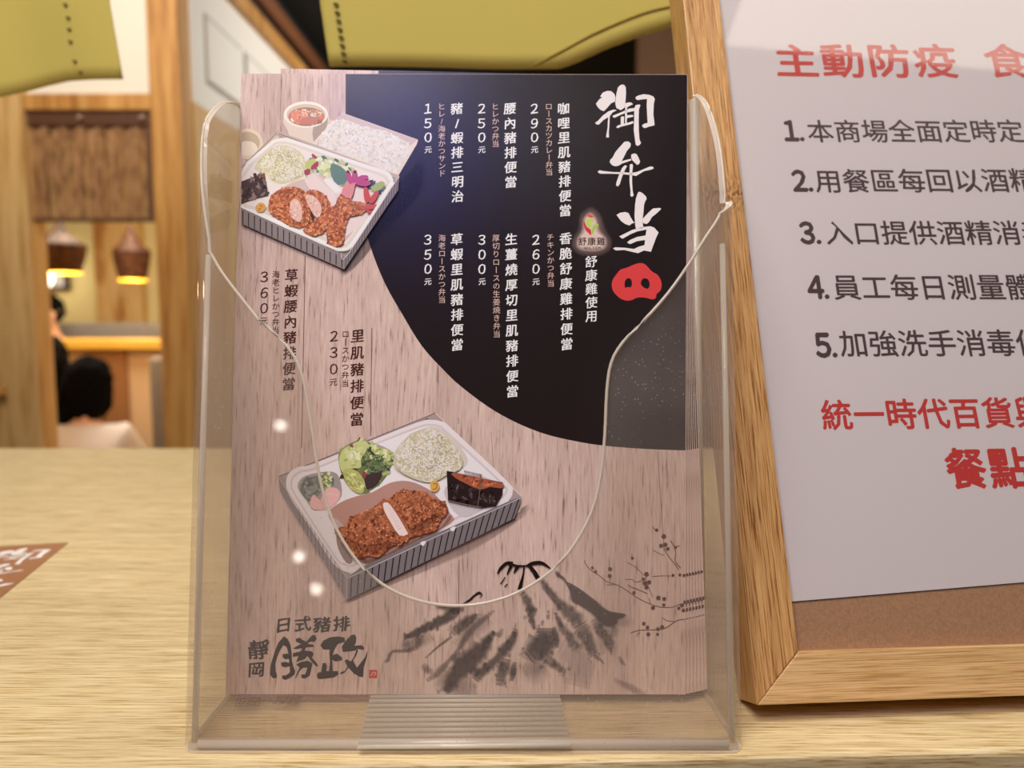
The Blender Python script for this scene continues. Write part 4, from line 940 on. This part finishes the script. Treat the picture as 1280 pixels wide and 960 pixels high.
# ---- blossom twigs
def twigs():
    a = Art(LP, .00004, xmax=857.3); K = crop(700, 630, .2604); C = (96, 58, 50)
    for p_, w_ in (([(118, 270), (125, 292), (148, 318), (190, 345), (222, 372), (268, 386), (320, 415), (370, 450), (420, 475), (460, 490), (500, 497), (545, 494), (572, 482), (610, 478)], 4),
                   ([(225, 388), (262, 388)], 4), ([(445, 110), (462, 132)], 3), ([(500, 210), (520, 250), (560, 300), (568, 318)], 4), ([(448, 222), (480, 240), (500, 246)], 3),
                   ([(322, 280), (365, 305), (400, 340)], 3), ([(312, 362), (345, 362), (362, 375), (392, 368)], 3), ([(410, 350), (425, 400), (445, 445)], 3), ([(325, 388), (345, 400), (360, 405), (420, 430)], 4),
                   ([(442, 348), (480, 345), (530, 345)], 3), ([(425, 452), (435, 480)], 3), ([(340, 618), (380, 606), (430, 604), (500, 598), (560, 560), (600, 553)], 4), ([(490, 545), (515, 560), (550, 562)], 3),
                   ([(368, 636), (372, 622), (385, 620)], 3), ([(345, 240), (345, 262)], 3), ([(238, 340), (240, 372)], 3), ([(530, 175), (548, 205), (556, 240), (552, 275), (580, 308)], 4), ([(545, 205), (575, 200)], 3)):
        a.stroke(K(p_), w_ * .26, C, .9, n=3)
    for x, y, r in ((464, 125, 10), (498, 155, 14), (485, 200, 12), (505, 195, 13), (517, 215, 11), (155, 306, 9), (170, 325, 10), (240, 312, 12), (238, 345, 12), (347, 260, 9), (415, 337, 14), (400, 360, 10), (408, 380, 13), (428, 375, 12), (415, 400, 12),
                    (355, 425, 10), (472, 450, 13), (500, 455, 12), (498, 484, 10), (446, 498, 12), (402, 574, 11), (420, 592, 11), (423, 625, 12), (470, 600, 11), (490, 590, 12), (468, 625, 9), (542, 342, 9), (570, 500, 10), (556, 208, 8), (585, 486, 12), (592, 510, 11), (600, 470, 10), (575, 340, 9), (595, 342, 9)):
        for k in range(5):
            an = k * 1.257 + x; a.poly(K(ell(x + math.cos(an) * r * .5, y + math.sin(an) * r * .5, r * .42, r * .42, 7)), C, up=False)
        a.poly(K(ell(x, y, r * .3, r * .3, 6)), (70, 40, 36), up=False, z=2e-6)
    a.up(); return a.done('blossom_twig_picture', leaf)
tw = twigs()

# ---- menu text
WT = (226, 218, 214); PK = (204, 172, 158); BR = (70, 34, 26)
def col_obj(name, *a, **k):
    q = Art(LP, .00005); column(q, *a, **k); return q.done(name, leaf)
Y4 = [135.6, 154, 171.5, 187]
for t, x0, y0, x1, y1 in (('咖哩里肌豬排便當', 704.5, 135.6, 706.5, 263), ('腰內豬排便當', 637.5, 135.6, 638.5, 227.4), ('豬/蝦排三明治', 571, 135.6, 572, 245.4),
                          ('香脆舒康雞排便當', 707, 298, 708.5, 430), ('生薑燒厚切里肌豬排便當', 639, 299, 640.5, 489), ('草蝦里肌豬排便當', 571, 299, 571.5, 431)):
    col_obj('dish_name', t, x0, y0, x1, y1, 15.8, WT, .020)
for t, x in (('290元', 668), ('250元', 602), ('150元', 535)): col_obj('dish_price', t, x, 0, x + .3, 1, 14.5, WT, .012, small=.66, ys=Y4)
for t, x in (('260元', 670), ('300元', 602.5), ('350元', 535)): col_obj('dish_price', t, x, 0, x, 1, 14.5, WT, .012, small=.66, ys=[299.5, 318, 336, 352])
col_obj('chicken_caption', '舒康雞使用', 739, 327, 739.5, 395, 15.5, WT, .016)
for t, x0, y0, x1, y1 in (('ロースカツカレー弁当', 686, 133, 686.5, 215), ('ヒレかつ弁当', 619, 133, 619.5, 179.5), ('ヒレ/海老かつサンド', 552, 133, 552.5, 216.6),
                          ('チキンかつ弁当', 688, 296.5, 688.5, 354), ('厚切りロースの生姜焼き弁当', 620, 297.5, 621, 417.5), ('海老ロースかつ弁当', 552.5, 297.5, 552.5, 374.5)):
    col_obj('dish_reading', t, x0, y0, x1, y1, 9.6, PK, 0, brush=0, wob=0)
col_obj('dish_name', '草蝦腰內豬排便當', 364.5, 344, 361, 480, 17, BR, .022); col_obj('dish_name', '里肌豬排便當', 447, 420, 446, 524, 17.5, BR, .022)
col_obj('dish_price', '360元', 330.5, 0, 330, 1, 15.5, BR, .012, small=.66, ys=[346, 366, 385, 401]); col_obj('dish_price', '230元', 417.5, 0, 417, 1, 15.5, BR, .012, small=.66, ys=[420, 440.5, 461, 477.5])
col_obj('dish_reading', '海老ヒレかつ弁当', 345, 343, 344.5, 412.5, 10, BR, .008, brush=0, wob=0); col_obj('dish_reading', 'ロースかつ弁当', 432, 417.5, 431.5, 479, 10, BR, .008, brush=0, wob=0)

# ---- headline in brush strokes
TITLE = []
K = crop(740, 95, .1198)
for q in ([(40,290),(75,245),(105,222),(85,215),(110,175),(160,155),(200,158),(235,190),(245,225),(240,268),(200,285),(165,325),(125,368),(90,355),(60,325)],
          [(255,180),(270,120),(300,92),(330,90),(352,115),(355,180),(348,280),(340,330),(300,357),(255,335),(243,290),(248,230)],
          [(335,290),(380,275),(410,278),(428,295),(400,308),(370,325),(362,350),(345,350),(345,320)],
          [(215,415),(300,380),(390,340),(440,335),(455,350),(440,365),(380,378),(300,405),(240,435),(220,432)],
          [(32,488),(60,470),(110,415),(170,370),(225,350),(258,358),(215,380),(185,420),(182,500),(175,600),(178,640),(150,643),(148,620),(162,540),(168,430),(120,460),(70,508),(45,505)],
          [(345,340),(365,340),(365,410),(425,405),(432,425),(365,440),(362,490),(400,480),(425,470),(435,490),(400,505),(300,530),(270,545),(252,535),(270,515),(300,508),(300,430),(320,420),(335,425),(332,500),(345,495)],
          [(440,340),(455,305),(490,297),(505,305),(490,350),(487,450),(488,560),(495,660),(512,700),(495,722),(470,730),(455,715),(445,640),(435,560),(440,450)],
          [(455,220),(480,205),(540,190),(600,198),(640,215),(655,240),(645,290),(640,400),(650,480),(652,515),(600,528),(550,545),(525,530),(522,515),(545,498),(580,490),(575,400),(570,300),(575,240),(520,245),(475,252),(455,238)],
          [(340,685),(380,683),(405,705),(400,740),(365,780),(340,830),(310,890),(360,875),(405,865),(412,880),(370,895),(310,915),(280,935),(245,943),(210,932),(185,900),(190,875),(215,850),(240,800),(280,750)],
          [(410,820),(440,808),(465,815),(485,850),(502,895),(490,920),(470,928),(445,905),(420,880),(408,850)]): TITLE.append(K(q))
K = crop(740, 200, .125)
for q in ([(55,120),(75,102),(110,110),(200,120),(300,122),(400,128),(450,120),(520,90),(580,65),(610,68),(617,85),(590,97),(520,112),(440,160),(400,152),(300,142),(200,138),(80,137)],
          [(300,80),(330,52),(350,60),(330,100),(300,170),(278,240),(260,265),(240,255),(245,220),(270,150)],
          [(378,45),(400,38),(410,55),(402,130),(400,220),(408,320),(417,355),(400,368),(383,360),(385,310),(375,220),(375,130)],
          [(460,325),(475,317),(500,328),(540,365),(546,390),(530,415),(520,450),(515,520),(505,600),(512,670),(500,690),(440,692),(432,650),(425,560),(430,450),(440,380)],
          [(245,550),(280,528),(330,520),(365,530),(385,570),(415,620),(430,625),(400,635),(375,655),(330,640),(290,610)],
          [(505,590),(560,530),(610,485),(680,480),(692,490),(640,540),(600,570),(570,620),(545,642),(510,630)],
          [(272,765),(310,745),(400,700),(500,672),(580,662),(620,675),(665,725),(640,780),(610,860),(590,918),(520,905),(460,932),(400,918),(320,900),(240,905),(210,885),(230,873),(330,878),(420,890),(460,870),(525,850),(530,800),(450,812),(380,842),(350,825),(380,800),(450,770),(535,755),(545,695),(450,715),(380,745),(305,788)]): TITLE.append(K(q))
a_ = Art(LP, .00005)
for q in TITLE: a_.poly(q, (218, 210, 208), up=False)
a_.done('headline', leaf)
# the same headline on the menu lying on the counter
u0 = LP.uv(819, 106)
a_ = Art(LP, .00004); a_.xf = lambda u: (-.0050 + (u[0] - u0[0]) * 1.33, -.0088 + (u[1] - u0[1]) * 1.33)
for q in TITLE: a_.poly(q, (250, 246, 244), up=False)
a_.done('headline', lay)
# ---- pig snout emblem
a_ = Art(LP, .00005); K = crop(700, 250, .16667)
a_.poly(K([(388,630),(400,590),(425,555),(455,522),(500,508),(545,488),(595,473),(635,480),(660,505),(695,540),(730,560),(755,600),(762,640),(752,680),(725,705),(718,735),(690,745),(640,733),(580,732),(540,750),(500,755),(455,740),(420,710),(395,675)]), (206, 42, 44), sm=3)
a_.poly(K([(487,610),(500,590),(520,587),(535,600),(540,630),(530,655),(505,652),(490,660),(485,640)]), DK, sm=2); a_.poly(K([(605,625),(615,598),(635,587),(660,595),(672,630),(665,660),(648,665),(620,650)]), DK, sm=2)
a_.done('pig_snout_emblem', leaf)
# ---- chicken emblem with a soft halo
a_ = Art(LP, .00004); K = crop(700, 250, .16667)
a_.soft(K([(235,85),(290,140),(310,230),(355,290),(350,350),(290,385),(180,385),(120,345),(125,285),(165,230),(165,140)]), (214, 176, 164), .30, 7, 3)
a_.soft(K([(225,105),(270,150),(285,230),(335,285),(335,345),(285,370),(185,370),(137,345),(140,290),(175,230),(180,150)]), (226, 190, 178), .85, 3.2, 3)
a_.poly(K([(203,118),(215,107),(228,112),(248,118),(250,130),(225,132)]), (214, 54, 52), sm=2)
a_.poly(K([(193,165),(215,138),(245,135),(250,160),(232,165),(235,190),(228,215),(210,200),(195,185)]), (166, 196, 60), sm=2)
a_.poly(K([(180,150),(176,185),(190,225),(215,250),(233,265),(232,225),(205,205),(190,180)]), (196, 36, 48), sm=2)
a_.poly(K([(238,252),(240,215),(252,190),(270,180),(288,182),(285,200),(262,222),(250,250)]), (150, 186, 50), sm=2)
for i, ch in enumerate('舒康雞'):
    u, v = a_.uv((728 + 11.6 * i, 301.7)); m_ = (a_.uv((740, 300))[0] - a_.uv((730, 300))[0]) / 10
    put_glyph(a_, ch, u, v, 10.8 * m_, 11 * m_, (1, 0), (0, 1), (40, 24, 24), .012)
for i, ch in enumerate('HOLSEM'):
    u, v = a_.uv((731.3 + 3.55 * i, 309.9)); put_glyph(a_, ch, u, v, 4.6 * m_, 4.8 * m_, (1, 0), (0, 1), (40, 24, 24), .02)
a_.done('chicken_emblem', leaf)
# ---- shop logo
a_ = Art(LP, .00007); K = crop(300, 760, .1406); LG = (50, 44, 44)
for q in ([(265,590),(275,500),(305,400),(340,310),(390,250),(425,275),(450,330),(460,400),(462,470),(475,520),(492,560),(485,590),(440,625),(400,640),(375,625),(375,600),(410,598),(445,570),(440,500),(430,400),(415,345),(385,330),(355,380),(330,440),(315,500),(318,560),(330,600),(325,622),(295,625)],
          [(378,435),(380,410),(420,405),(460,425),(440,450),(400,455)], [(365,485),(400,478),(470,495),(450,515),(400,528),(368,515)],
          [(495,275),(530,262),(560,285),(590,300),(640,240),(670,240),(682,275),(665,300),(620,300),(600,320),(650,325),(660,345),(590,350),(500,365),(470,360),(520,330),(545,320),(500,300)],
          [(470,400),(540,385),(560,340),(590,340),(575,378),(640,385),(655,410),(640,440),(690,500),(695,520),(675,515),(630,470),(600,425),(575,455),(530,470),(500,480),(520,425),(470,435)],
          [(500,500),(540,480),(600,468),(645,490),(635,540),(620,600),(580,628),(545,620),(545,590),(580,590),(600,530),(560,530),(530,560),(500,620),(490,625),(510,570),(530,530)],
          [(715,330),(740,290),(800,260),(870,252),(930,262),(935,300),(870,320),(840,370),(822,420),(860,405),(910,440),(905,465),(850,475),(820,460),(822,500),(825,560),(870,560),(875,590),(840,615),(780,625),(700,632),(683,610),(690,575),(720,570),(735,490),(765,488),(772,520),(768,560),(790,560),(800,480),(795,400),(800,370),(740,368)],
          [(905,345),(940,290),(990,240),(1020,235),(1035,260),(1030,310),(1015,335),(1080,330),(1108,355),(1095,372),(1040,362),(1050,380),(1030,430),(1005,465),(1040,530),(1110,440),(1135,378),(1130,430),(1100,530),(1095,615),(1060,610),(1010,580),(965,530),(925,580),(890,588),(895,570),(930,560),(955,520),(930,470),(950,455),(985,475),(1010,440),(1035,375),(980,385),(915,390)]):
    a_.poly(K(q), LG, up=False)
for ch, x, y, s_ in (('日', 354.5, 781, 20), ('式', 378.7, 780, 20), ('豬', 402.7, 780.5, 21), ('排', 427, 779.5, 20), ('靜', 323, 812, 25), ('岡', 321, 836.5, 20)):
    u, v = a_.uv((x, y)); m_ = (a_.uv((x + 10, y))[0] - u) / 10
    put_glyph(a_, ch, u, v, s_ * 1.08 * m_, s_ * .98 * m_, (1, 0), (0, 1), LG, .028, .1, 0, .03)
a_.up(); a_.poly([(461.3, 837.3), (471.6, 837.3), (471.4, 847.6), (461.2, 847.6)], (186, 60, 52)); a_.stroke([(464, 845), (466, 840.5), (469.5, 841), (467.5, 845)], .8, (226, 180, 170))
a_.done('shop_logo', leaf)

# ---- further leaflets of the stack, fanned out at the lower right
piv = Vector((*LP.uv(860, 93), 0))
ORD = ['second', 'third', 'fourth', 'fifth', 'sixth', 'seventh']
for k in range(6):
    c = leaf.copy(); COL.objects.link(c)
    ang = .0064 * (k + 1)
    R = Matrix.Translation(piv) @ Matrix.Rotation(ang, 4, 'Z') @ Matrix.Translation(-piv)
    c.matrix_world = LP.mat(-.0007 * (k + 1)) @ Matrix.Translation((0, .00015 * (k + 1), 0)) @ R
    c['label'] = ORD[k] + ' leaflet from the front in the fanned stack, only its edges showing'
    for ch in (dark, tw):
        d = ch.copy(); COL.objects.link(d); d.parent = c
# hindmost leaflet, standing a little higher, set off to the right
back = rect_leaf((352, 868), (866, 868), (848, 89), (346.5, 78.5), 'leaflet')
back.matrix_world = LP.mat(-.0056)
tag(back, 'hindmost leaflet standing higher, its wood-grain and black top strip showing over the stack', 'leaflet', 'leaflets in the clear holder')
a_ = Art(LP); a_.poly([(470.5, 80.6), (470.5, 300), (852, 300), (847.6, 89)], DK); a_.done('dark_panel', back)

# ================================================================== CLEAR HOLDER
HL = math.radians(9.3); HV = Vector((0, math.sin(HL), math.cos(HL)))
FLc = on_z(224, 944); FRc = on_z(931, 941); fyh = (FLc.y + FRc.y) / 2
FLc = Vector((FLc.x, fyh, 0)); FRc = Vector((FRc.x, fyh, 0))
BLc = Vector((-.1285, .3345, 0)); BRc = Vector((.0885, .3345, 0))
M_RIB0 = acrylic('highlight_rod_milky', tint=(.95, .93, .88), haze=.6, rough=.08, hazecol=(.99, .96, .9))
hold = empty('leaflet_holder', ((FLc.x + FRc.x) / 2, (fyh + .3345) / 2, 0), 'clear acrylic leaflet holder with scooped front and rounded ears, on the counter', 'holder')
HO = hold.location.copy()
def solve(px, py, P0, P1):
    d = ray(px, py); e = P1 - P0
    m = Matrix(((e.x, HV.x, -d.x), (e.y, HV.y, -d.y), (e.z, HV.z, -d.z)))
    s = m.inverted() @ (CAM - P0); return s[0], s[1]
cols = []   # (base point, height, side flag)
left = [(300, 135), (296, 131), (290, 129.5), (284, 129), (276, 131), (268, 137), (260, 147), (253, 162), (247, 180), (243, 200), (239, 222), (236, 245), (233.5, 268), (232, 288)]
front = [(238, 300), (250, 304), (262, 316), (276, 340), (300, 372), (323, 400), (345, 420), (363, 440), (376, 465), (384, 500), (391, 545), (400, 600), (415, 650), (437, 690), (465, 722), (500, 744), (540, 756), (580, 758.5), (620, 752), (655, 738), (690, 714), (718, 682), (740, 640), (751, 595), (756, 545), (758.5, 490), (764, 455), (778, 430), (805, 402), (835, 368), (862, 330), (882, 298), (893, 282), (901, 268)]
right = [(906, 256), (905.5, 240), (903, 212), (900, 188), (896, 168), (890, 148), (885, 134), (879, 125), (873, 121), (868, 122), (864, 126)]
RC = .006
def side_curve(pts, P0, P1, lo, hi):
    out = []; last = None
    for px, py in smooth(pts, 3, closed=False):
        f, v = solve(px, py, P0, P1); f = max(lo, min(hi, f))
        if last is not None and f <= last + 1e-5: continue
        last = f; out.append((P0.lerp(P1, f), v))
    return out
fr0 = RC / (FRc.x - FLc.x); sd0 = RC / (FLc - BLc).length
L_ = side_curve(left, BLc, FLc, 0, 1 - sd0); F_ = side_curve(front, FLc, FRc, fr0, 1 - fr0); R_ = side_curve(right, FRc, BRc, sd0, 1)
def arc(c, a0, a1, v0, v1, n=12):
    return [(Vector((c[0] + RC * math.cos(a0 + (a1 - a0) * k / n), c[1] + RC * math.sin(a0 + (a1 - a0) * k / n), 0)), v0 + (v1 - v0) * k / n) for k in range(1, n)]
cols = [(BLc, L_[0][1] - .002)] + L_ + arc((FLc.x + RC, fyh + RC), math.pi, 1.5 * math.pi, L_[-1][1], F_[0][1]) + F_ + arc((FRc.x - RC, fyh + RC), 1.5 * math.pi, 2 * math.pi, F_[-1][1], R_[0][1]) + R_ + [(BRc, R_[-1][1] - .002)]
bm = BM(); rows = []
NR = 10
for p_, v_ in cols:
    rows.append([bm.verts.new(p_ - HO + HV * (v_ * k / NR) + Vector((0, 0, .0005))) for k in range(NR + 1)])
for i in range(len(rows) - 1):
    for k in range(NR): bm.faces.new((rows[i][k], rows[i + 1][k], rows[i + 1][k + 1], rows[i][k + 1])).material_index = 2 if (i <= len(L_) + 2 or i >= len(rows) - len(R_) - 4) else 0
sh = obj('curved_front_panel', bm, [M_ACR, M_RIM, acrylic('acrylic_side_painted_sheen', haze=.17, specks=.15), M_RIM], hold)  # side faces hazed whiter, their white reflection put into the colour
md = sh.modifiers.new('t', 'SOLIDIFY'); md.thickness = .0022; md.offset = -1; md.material_offset_rim = 1; md.use_rim = True
bm = BM(); nb = Vector((0, -math.cos(HL), math.sin(HL)))
tube(bm, [p_ - HO + HV * v_ + Vector((0, 0, .0005)) for p_, v_ in cols[1:-1]], .00062, 8); obj('polished_edge', bm, M_RIM, hold, True)
# back panel with rounded shoulders
hb = L_[0][1] - .001; hb2 = R_[-1][1] - .001
bm = BM(); e0, e1 = BLc - HO + Vector((.0022, 0, 0)), BRc - HO - Vector((.0022, 0, 0)); r_ = .006
pts = [(e0.x, 0), (e1.x, 0), (e1.x, hb2 - r_), (e1.x - r_ * .3, hb2 - r_ * .3), (e1.x - r_, hb2), (e0.x + r_, hb), (e0.x + r_ * .3, hb - r_ * .3), (e0.x, hb - r_)]
nn = Vector((0, -math.cos(HL), math.sin(HL)))
fv = [bm.verts.new(Vector((x, e0.y, .0005)) + HV * v) for x, v in pts]; bv = [bm.verts.new(v.co - nn * .002) for v in fv]
bm.faces.new(fv); bm.faces.new(bv[::-1])
for i in range(len(fv)):
    f = bm.faces.new((fv[i], bv[i], bv[(i + 1) % len(fv)], fv[(i + 1) % len(fv)])); f.material_index = 1
obj('back_panel', bm, [M_ACR_B, M_RIM], hold)
# pale rods added inside the back corners to stand for the double highlight lines
for (pc, vv) in ((BLc + Vector((.0025, -.0025, 0)), hb), (BRc + Vector((-.0025, -.0025, 0)), hb2)):
    bm = BM(); tube(bm, [pc - HO + Vector((0, 0, .002)), pc - HO + HV * (vv - .002)], .0021, 10); obj('corner_highlight_rod', bm, M_RIB0, hold, True)
for pc, vv in ((FLc + Vector((.0042, .0042, 0)), F_[0][1] - .006), (FRc + Vector((-.0042, .0042, 0)), F_[-1][1] - .012)):  # thinner rods likewise added for the front corner highlights
    bm = BM(); tube(bm, [pc - HO + Vector((0, 0, .004)), pc - HO + HV * vv], .0012, 10); obj('corner_highlight_rod', bm, M_RIB0, hold, True)
# base plate
bm = BM(); q = [FLc + Vector((.0022, .0022, 0)), FRc + Vector((-.0022, .0022, 0)), BRc + Vector((-.0024, -.0006, 0)), BLc + Vector((.0024, -.0006, 0))]
lo = [bm.verts.new(p_ - HO + Vector((0, 0, .0006))) for p_ in q]; hi = [bm.verts.new(p_ - HO + Vector((0, 0, .0032))) for p_ in q]
bm.faces.new(lo[::-1]); bm.faces.new(hi)
for i in range(4): bm.faces.new((lo[i], lo[(i + 1) % 4], hi[(i + 1) % 4], hi[i])).material_index = 1
obj('base_plate', bm, [M_ACR_B, M_RIM], hold)
# thick bright fold along the bottom of the front
bm = BM(); tube(bm, [FLc - HO + Vector((.006, .0036, .0022)), FRc - HO + Vector((-.006, .0036, .0022))], .0020, 10); obj('bottom_fold', bm, M_RIM, hold, True)
# ribbed strip across the middle of the base
M_RIB = acrylic('ribbed_clear_strip', tint=(.93, .91, .86), haze=.62, rough=.10, hazecol=(.98, .96, .90))
M_STRIP = acrylic('strip_film', tint=(.93, .91, .86), haze=.25, rough=.1)
r = []
c0, c1, c2, c3 = on_z(447, 934, .0035), on_z(713, 931, .0035), on_z(700, 870, .0035), on_z(463, 871, .0035)
for k in range(11):
    t = k / 10; p_ = c0.lerp(c3, t); q_ = c1.lerp(c2, t)
    bm = BM(); tube(bm, [p_ - HO, q_ - HO], .00085, 8); o_ = obj('rib', bm, M_RIB, hold, True)
bm = BM(); vv = [bm.verts.new(p_ - HO - Vector((0, 0, .0001))) for p_ in (c0, c1, c2, c3)]; bm.faces.new(vv); obj('strip_backing', bm, M_STRIP, hold)
# mirrored lettering drawn flat on the base, reading upside down
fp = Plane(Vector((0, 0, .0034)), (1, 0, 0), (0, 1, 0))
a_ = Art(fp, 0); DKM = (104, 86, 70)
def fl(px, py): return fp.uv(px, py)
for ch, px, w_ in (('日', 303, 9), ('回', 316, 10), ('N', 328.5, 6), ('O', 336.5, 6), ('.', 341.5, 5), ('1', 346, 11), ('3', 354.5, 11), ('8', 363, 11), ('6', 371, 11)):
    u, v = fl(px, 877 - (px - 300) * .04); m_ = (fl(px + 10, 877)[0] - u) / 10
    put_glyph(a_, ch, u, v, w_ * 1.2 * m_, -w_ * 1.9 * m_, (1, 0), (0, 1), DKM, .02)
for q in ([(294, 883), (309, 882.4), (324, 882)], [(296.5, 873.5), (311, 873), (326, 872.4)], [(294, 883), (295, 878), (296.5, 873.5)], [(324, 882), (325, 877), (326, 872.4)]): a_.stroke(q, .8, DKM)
o_ = a_.done('flipped_mark', hold); o_.location = Vector((0, 0, .0034)) - HO

# ================================================================== BAMBOO FRAME WITH NOTICE
yaw = math.atan2(.0082, .119); TL = math.radians(21.5)
Bx = Vector((math.cos(yaw), math.sin(yaw), 0)); perp = Vector((-math.sin(yaw), math.cos(yaw), 0))
Wv = perp * math.sin(TL) + Vector((0, 0, math.cos(TL)))
fo = on_z(946, 882, .0088)
FP = Plane(fo, Bx, Wv)
FW, FH, TH = .275, .46, .0232
ui, vi = FP.uv(998, 814); bw = ui
frm = empty('notice_frame', mat=FP.mat(), label='bamboo picture frame with a printed white notice, leaning back on the counter at right', cat='frame')
rail_defs = [('upright', [(0, 0), (bw, vi), (bw, FH - bw), (0, FH)], M_BAMBOO_V), ('upright', [(FW, 0), (FW, FH), (FW - bw, FH - bw), (FW - bw, vi)], M_BAMBOO_V),
             ('crossbar', [(0, 0), (FW, 0), (FW - bw, vi), (bw, vi)], M_BAMBOO_H), ('crossbar', [(0, FH), (bw, FH - bw), (FW - bw, FH - bw), (FW, FH)], M_BAMBOO_H)]
for nm, q, m_ in rail_defs:
    area_ = sum(q[i][0] * q[(i + 1) % 4][1] - q[(i + 1) % 4][0] * q[i][1] for i in range(4))
    if area_ < 0: q = q[::-1]
    cxx = sum(p_[0] for p_ in q) / 4; cyy = sum(p_[1] for p_ in q) / 4
    g = .00008
    q = [(x + (g if x < cxx else -g) * 1.0, y + (g if y < cyy else -g) * 1.0) for x, y in q]
    bm = BM(); lo = [bm.verts.new((x, y, -TH)) for x, y in q]; hi = [bm.verts.new((x, y, 0)) for x, y in q]
    bm.faces.new(lo[::-1]); bm.faces.new(hi)
    for i in range(4): bm.faces.new((lo[i], lo[(i + 1) % 4], hi[(i + 1) % 4], hi[i]))
    bevel(bm, .0006, 2); obj(nm, bm, m_, frm)
bm = box(BM(), (bw - .004, vi - .004, -.0075), (FW - bw + .004, FH - bw + .004, -.0050)); obj('backing_board', bm, M_MDF, frm)
# the sheet, cut crooked at the bottom
ZS = -.0042
SP_ = Plane(FP.o + FP.n * ZS, Bx, Wv)
s0 = SP_.uv(990, 751.5); s1 = SP_.uv(1280, 714); k_ = (s1[1] - s0[1]) / (s1[0] - s0[0])
xr = FW - bw + .002; xl_ = bw - .002
bm = BM(); q = [(xl_, s0[1] + (xl_ - s0[0]) * k_), (xr, s0[1] + (xr - s0[0]) * k_ * .55), (xr, FH - bw + .002), (xl_, FH - bw + .002)]
lo = [bm.verts.new((x, y, ZS - .0002)) for x, y in q]; hi = [bm.verts.new((x, y, ZS)) for x, y in q]
bm.faces.new(lo[::-1]); bm.faces.new(hi)
for i in range(4): bm.faces.new((lo[i], lo[(i + 1) % 4], hi[(i + 1) % 4], hi[i]))
sheet = obj('paper_notice', bm, M_SHEET, frm)
bm = box(BM(), (bw - .003, vi - .003, -.0032), (FW - bw + .003, FH - bw + .003, -.0022)); obj('cover_sheet', bm, M_COVER, frm)
def row(art, text, xs, base, h, col, bold, sy=1.0, adv=None):
    """text row: xs = photo x of the centre of the first char and pitch, base = photo y of the baseline at both ends"""
    x, pitch = xs
    for i, ch in enumerate(text):
        px = x + pitch * i; py = base[0] + (base[1] - base[0]) * (px - 980) / 300
        if ch != ' ':
            u, v = SP_.uv(px, py); u2, _ = SP_.uv(px + 10, py); m = (u2 - u) / 10; v += h * m * .36
            put_glyph(art, ch, u, v, h * m * (.84 if ch.isdigit() else 1), h * m * sy, (1, 0), (0, 1), col, bold)
    art.up()
RED_ = (176, 34, 30); BKT = (66, 52, 52)
def line_obj(name, *a):
    q = Art(SP_, ZS + .00003)
    for r_ in a: row(q, *r_)
    return q.done(name, sheet)
line_obj('red_heading', ('主動防疫', (998, 58.3), (93.5, 94), 56, RED_, .022, .90), ('食安把關', (1262, 58.3), (93.5, 94), 56, RED_, .022, .90))
line_obj('red_line', ('統一時代百貨與', (1048, 40.4), (534, 530), 40, RED_, .022, 1.0))
line_obj('red_line', ('餐點', (1211, 54), (607, 604), 52, RED_, .028, 1.0))
for n, x1, by1, s_, t, x, p_, by in (('1', 990, 175, 37, '本商場全面定時定', 1027, 34.1, (175, 175)), ('2', 1001, 238, 37.5, '用餐區每回以酒精', 1037, 34.9, (238, 237)), ('3', 1011, 303.5, 38, '入口提供酒精消毒', 1050, 35.2, (303, 303)),
                                  ('4', 1021, 372, 39, '員工每日測量體溫', 1060, 36.2, (371.5, 371.5)), ('5', 1031, 445, 40, '加強洗手消毒作', 1069, 36.9, (443, 441.5))):
    line_obj('notice_line', (t, (x, p_), by, p_, BKT, .013, .98), (n, (x1, 10), (by1, by1), s_, BKT, .04), ('.', (x1 + 13, 10), (by1, by1), s_ * .9, BKT, .035))
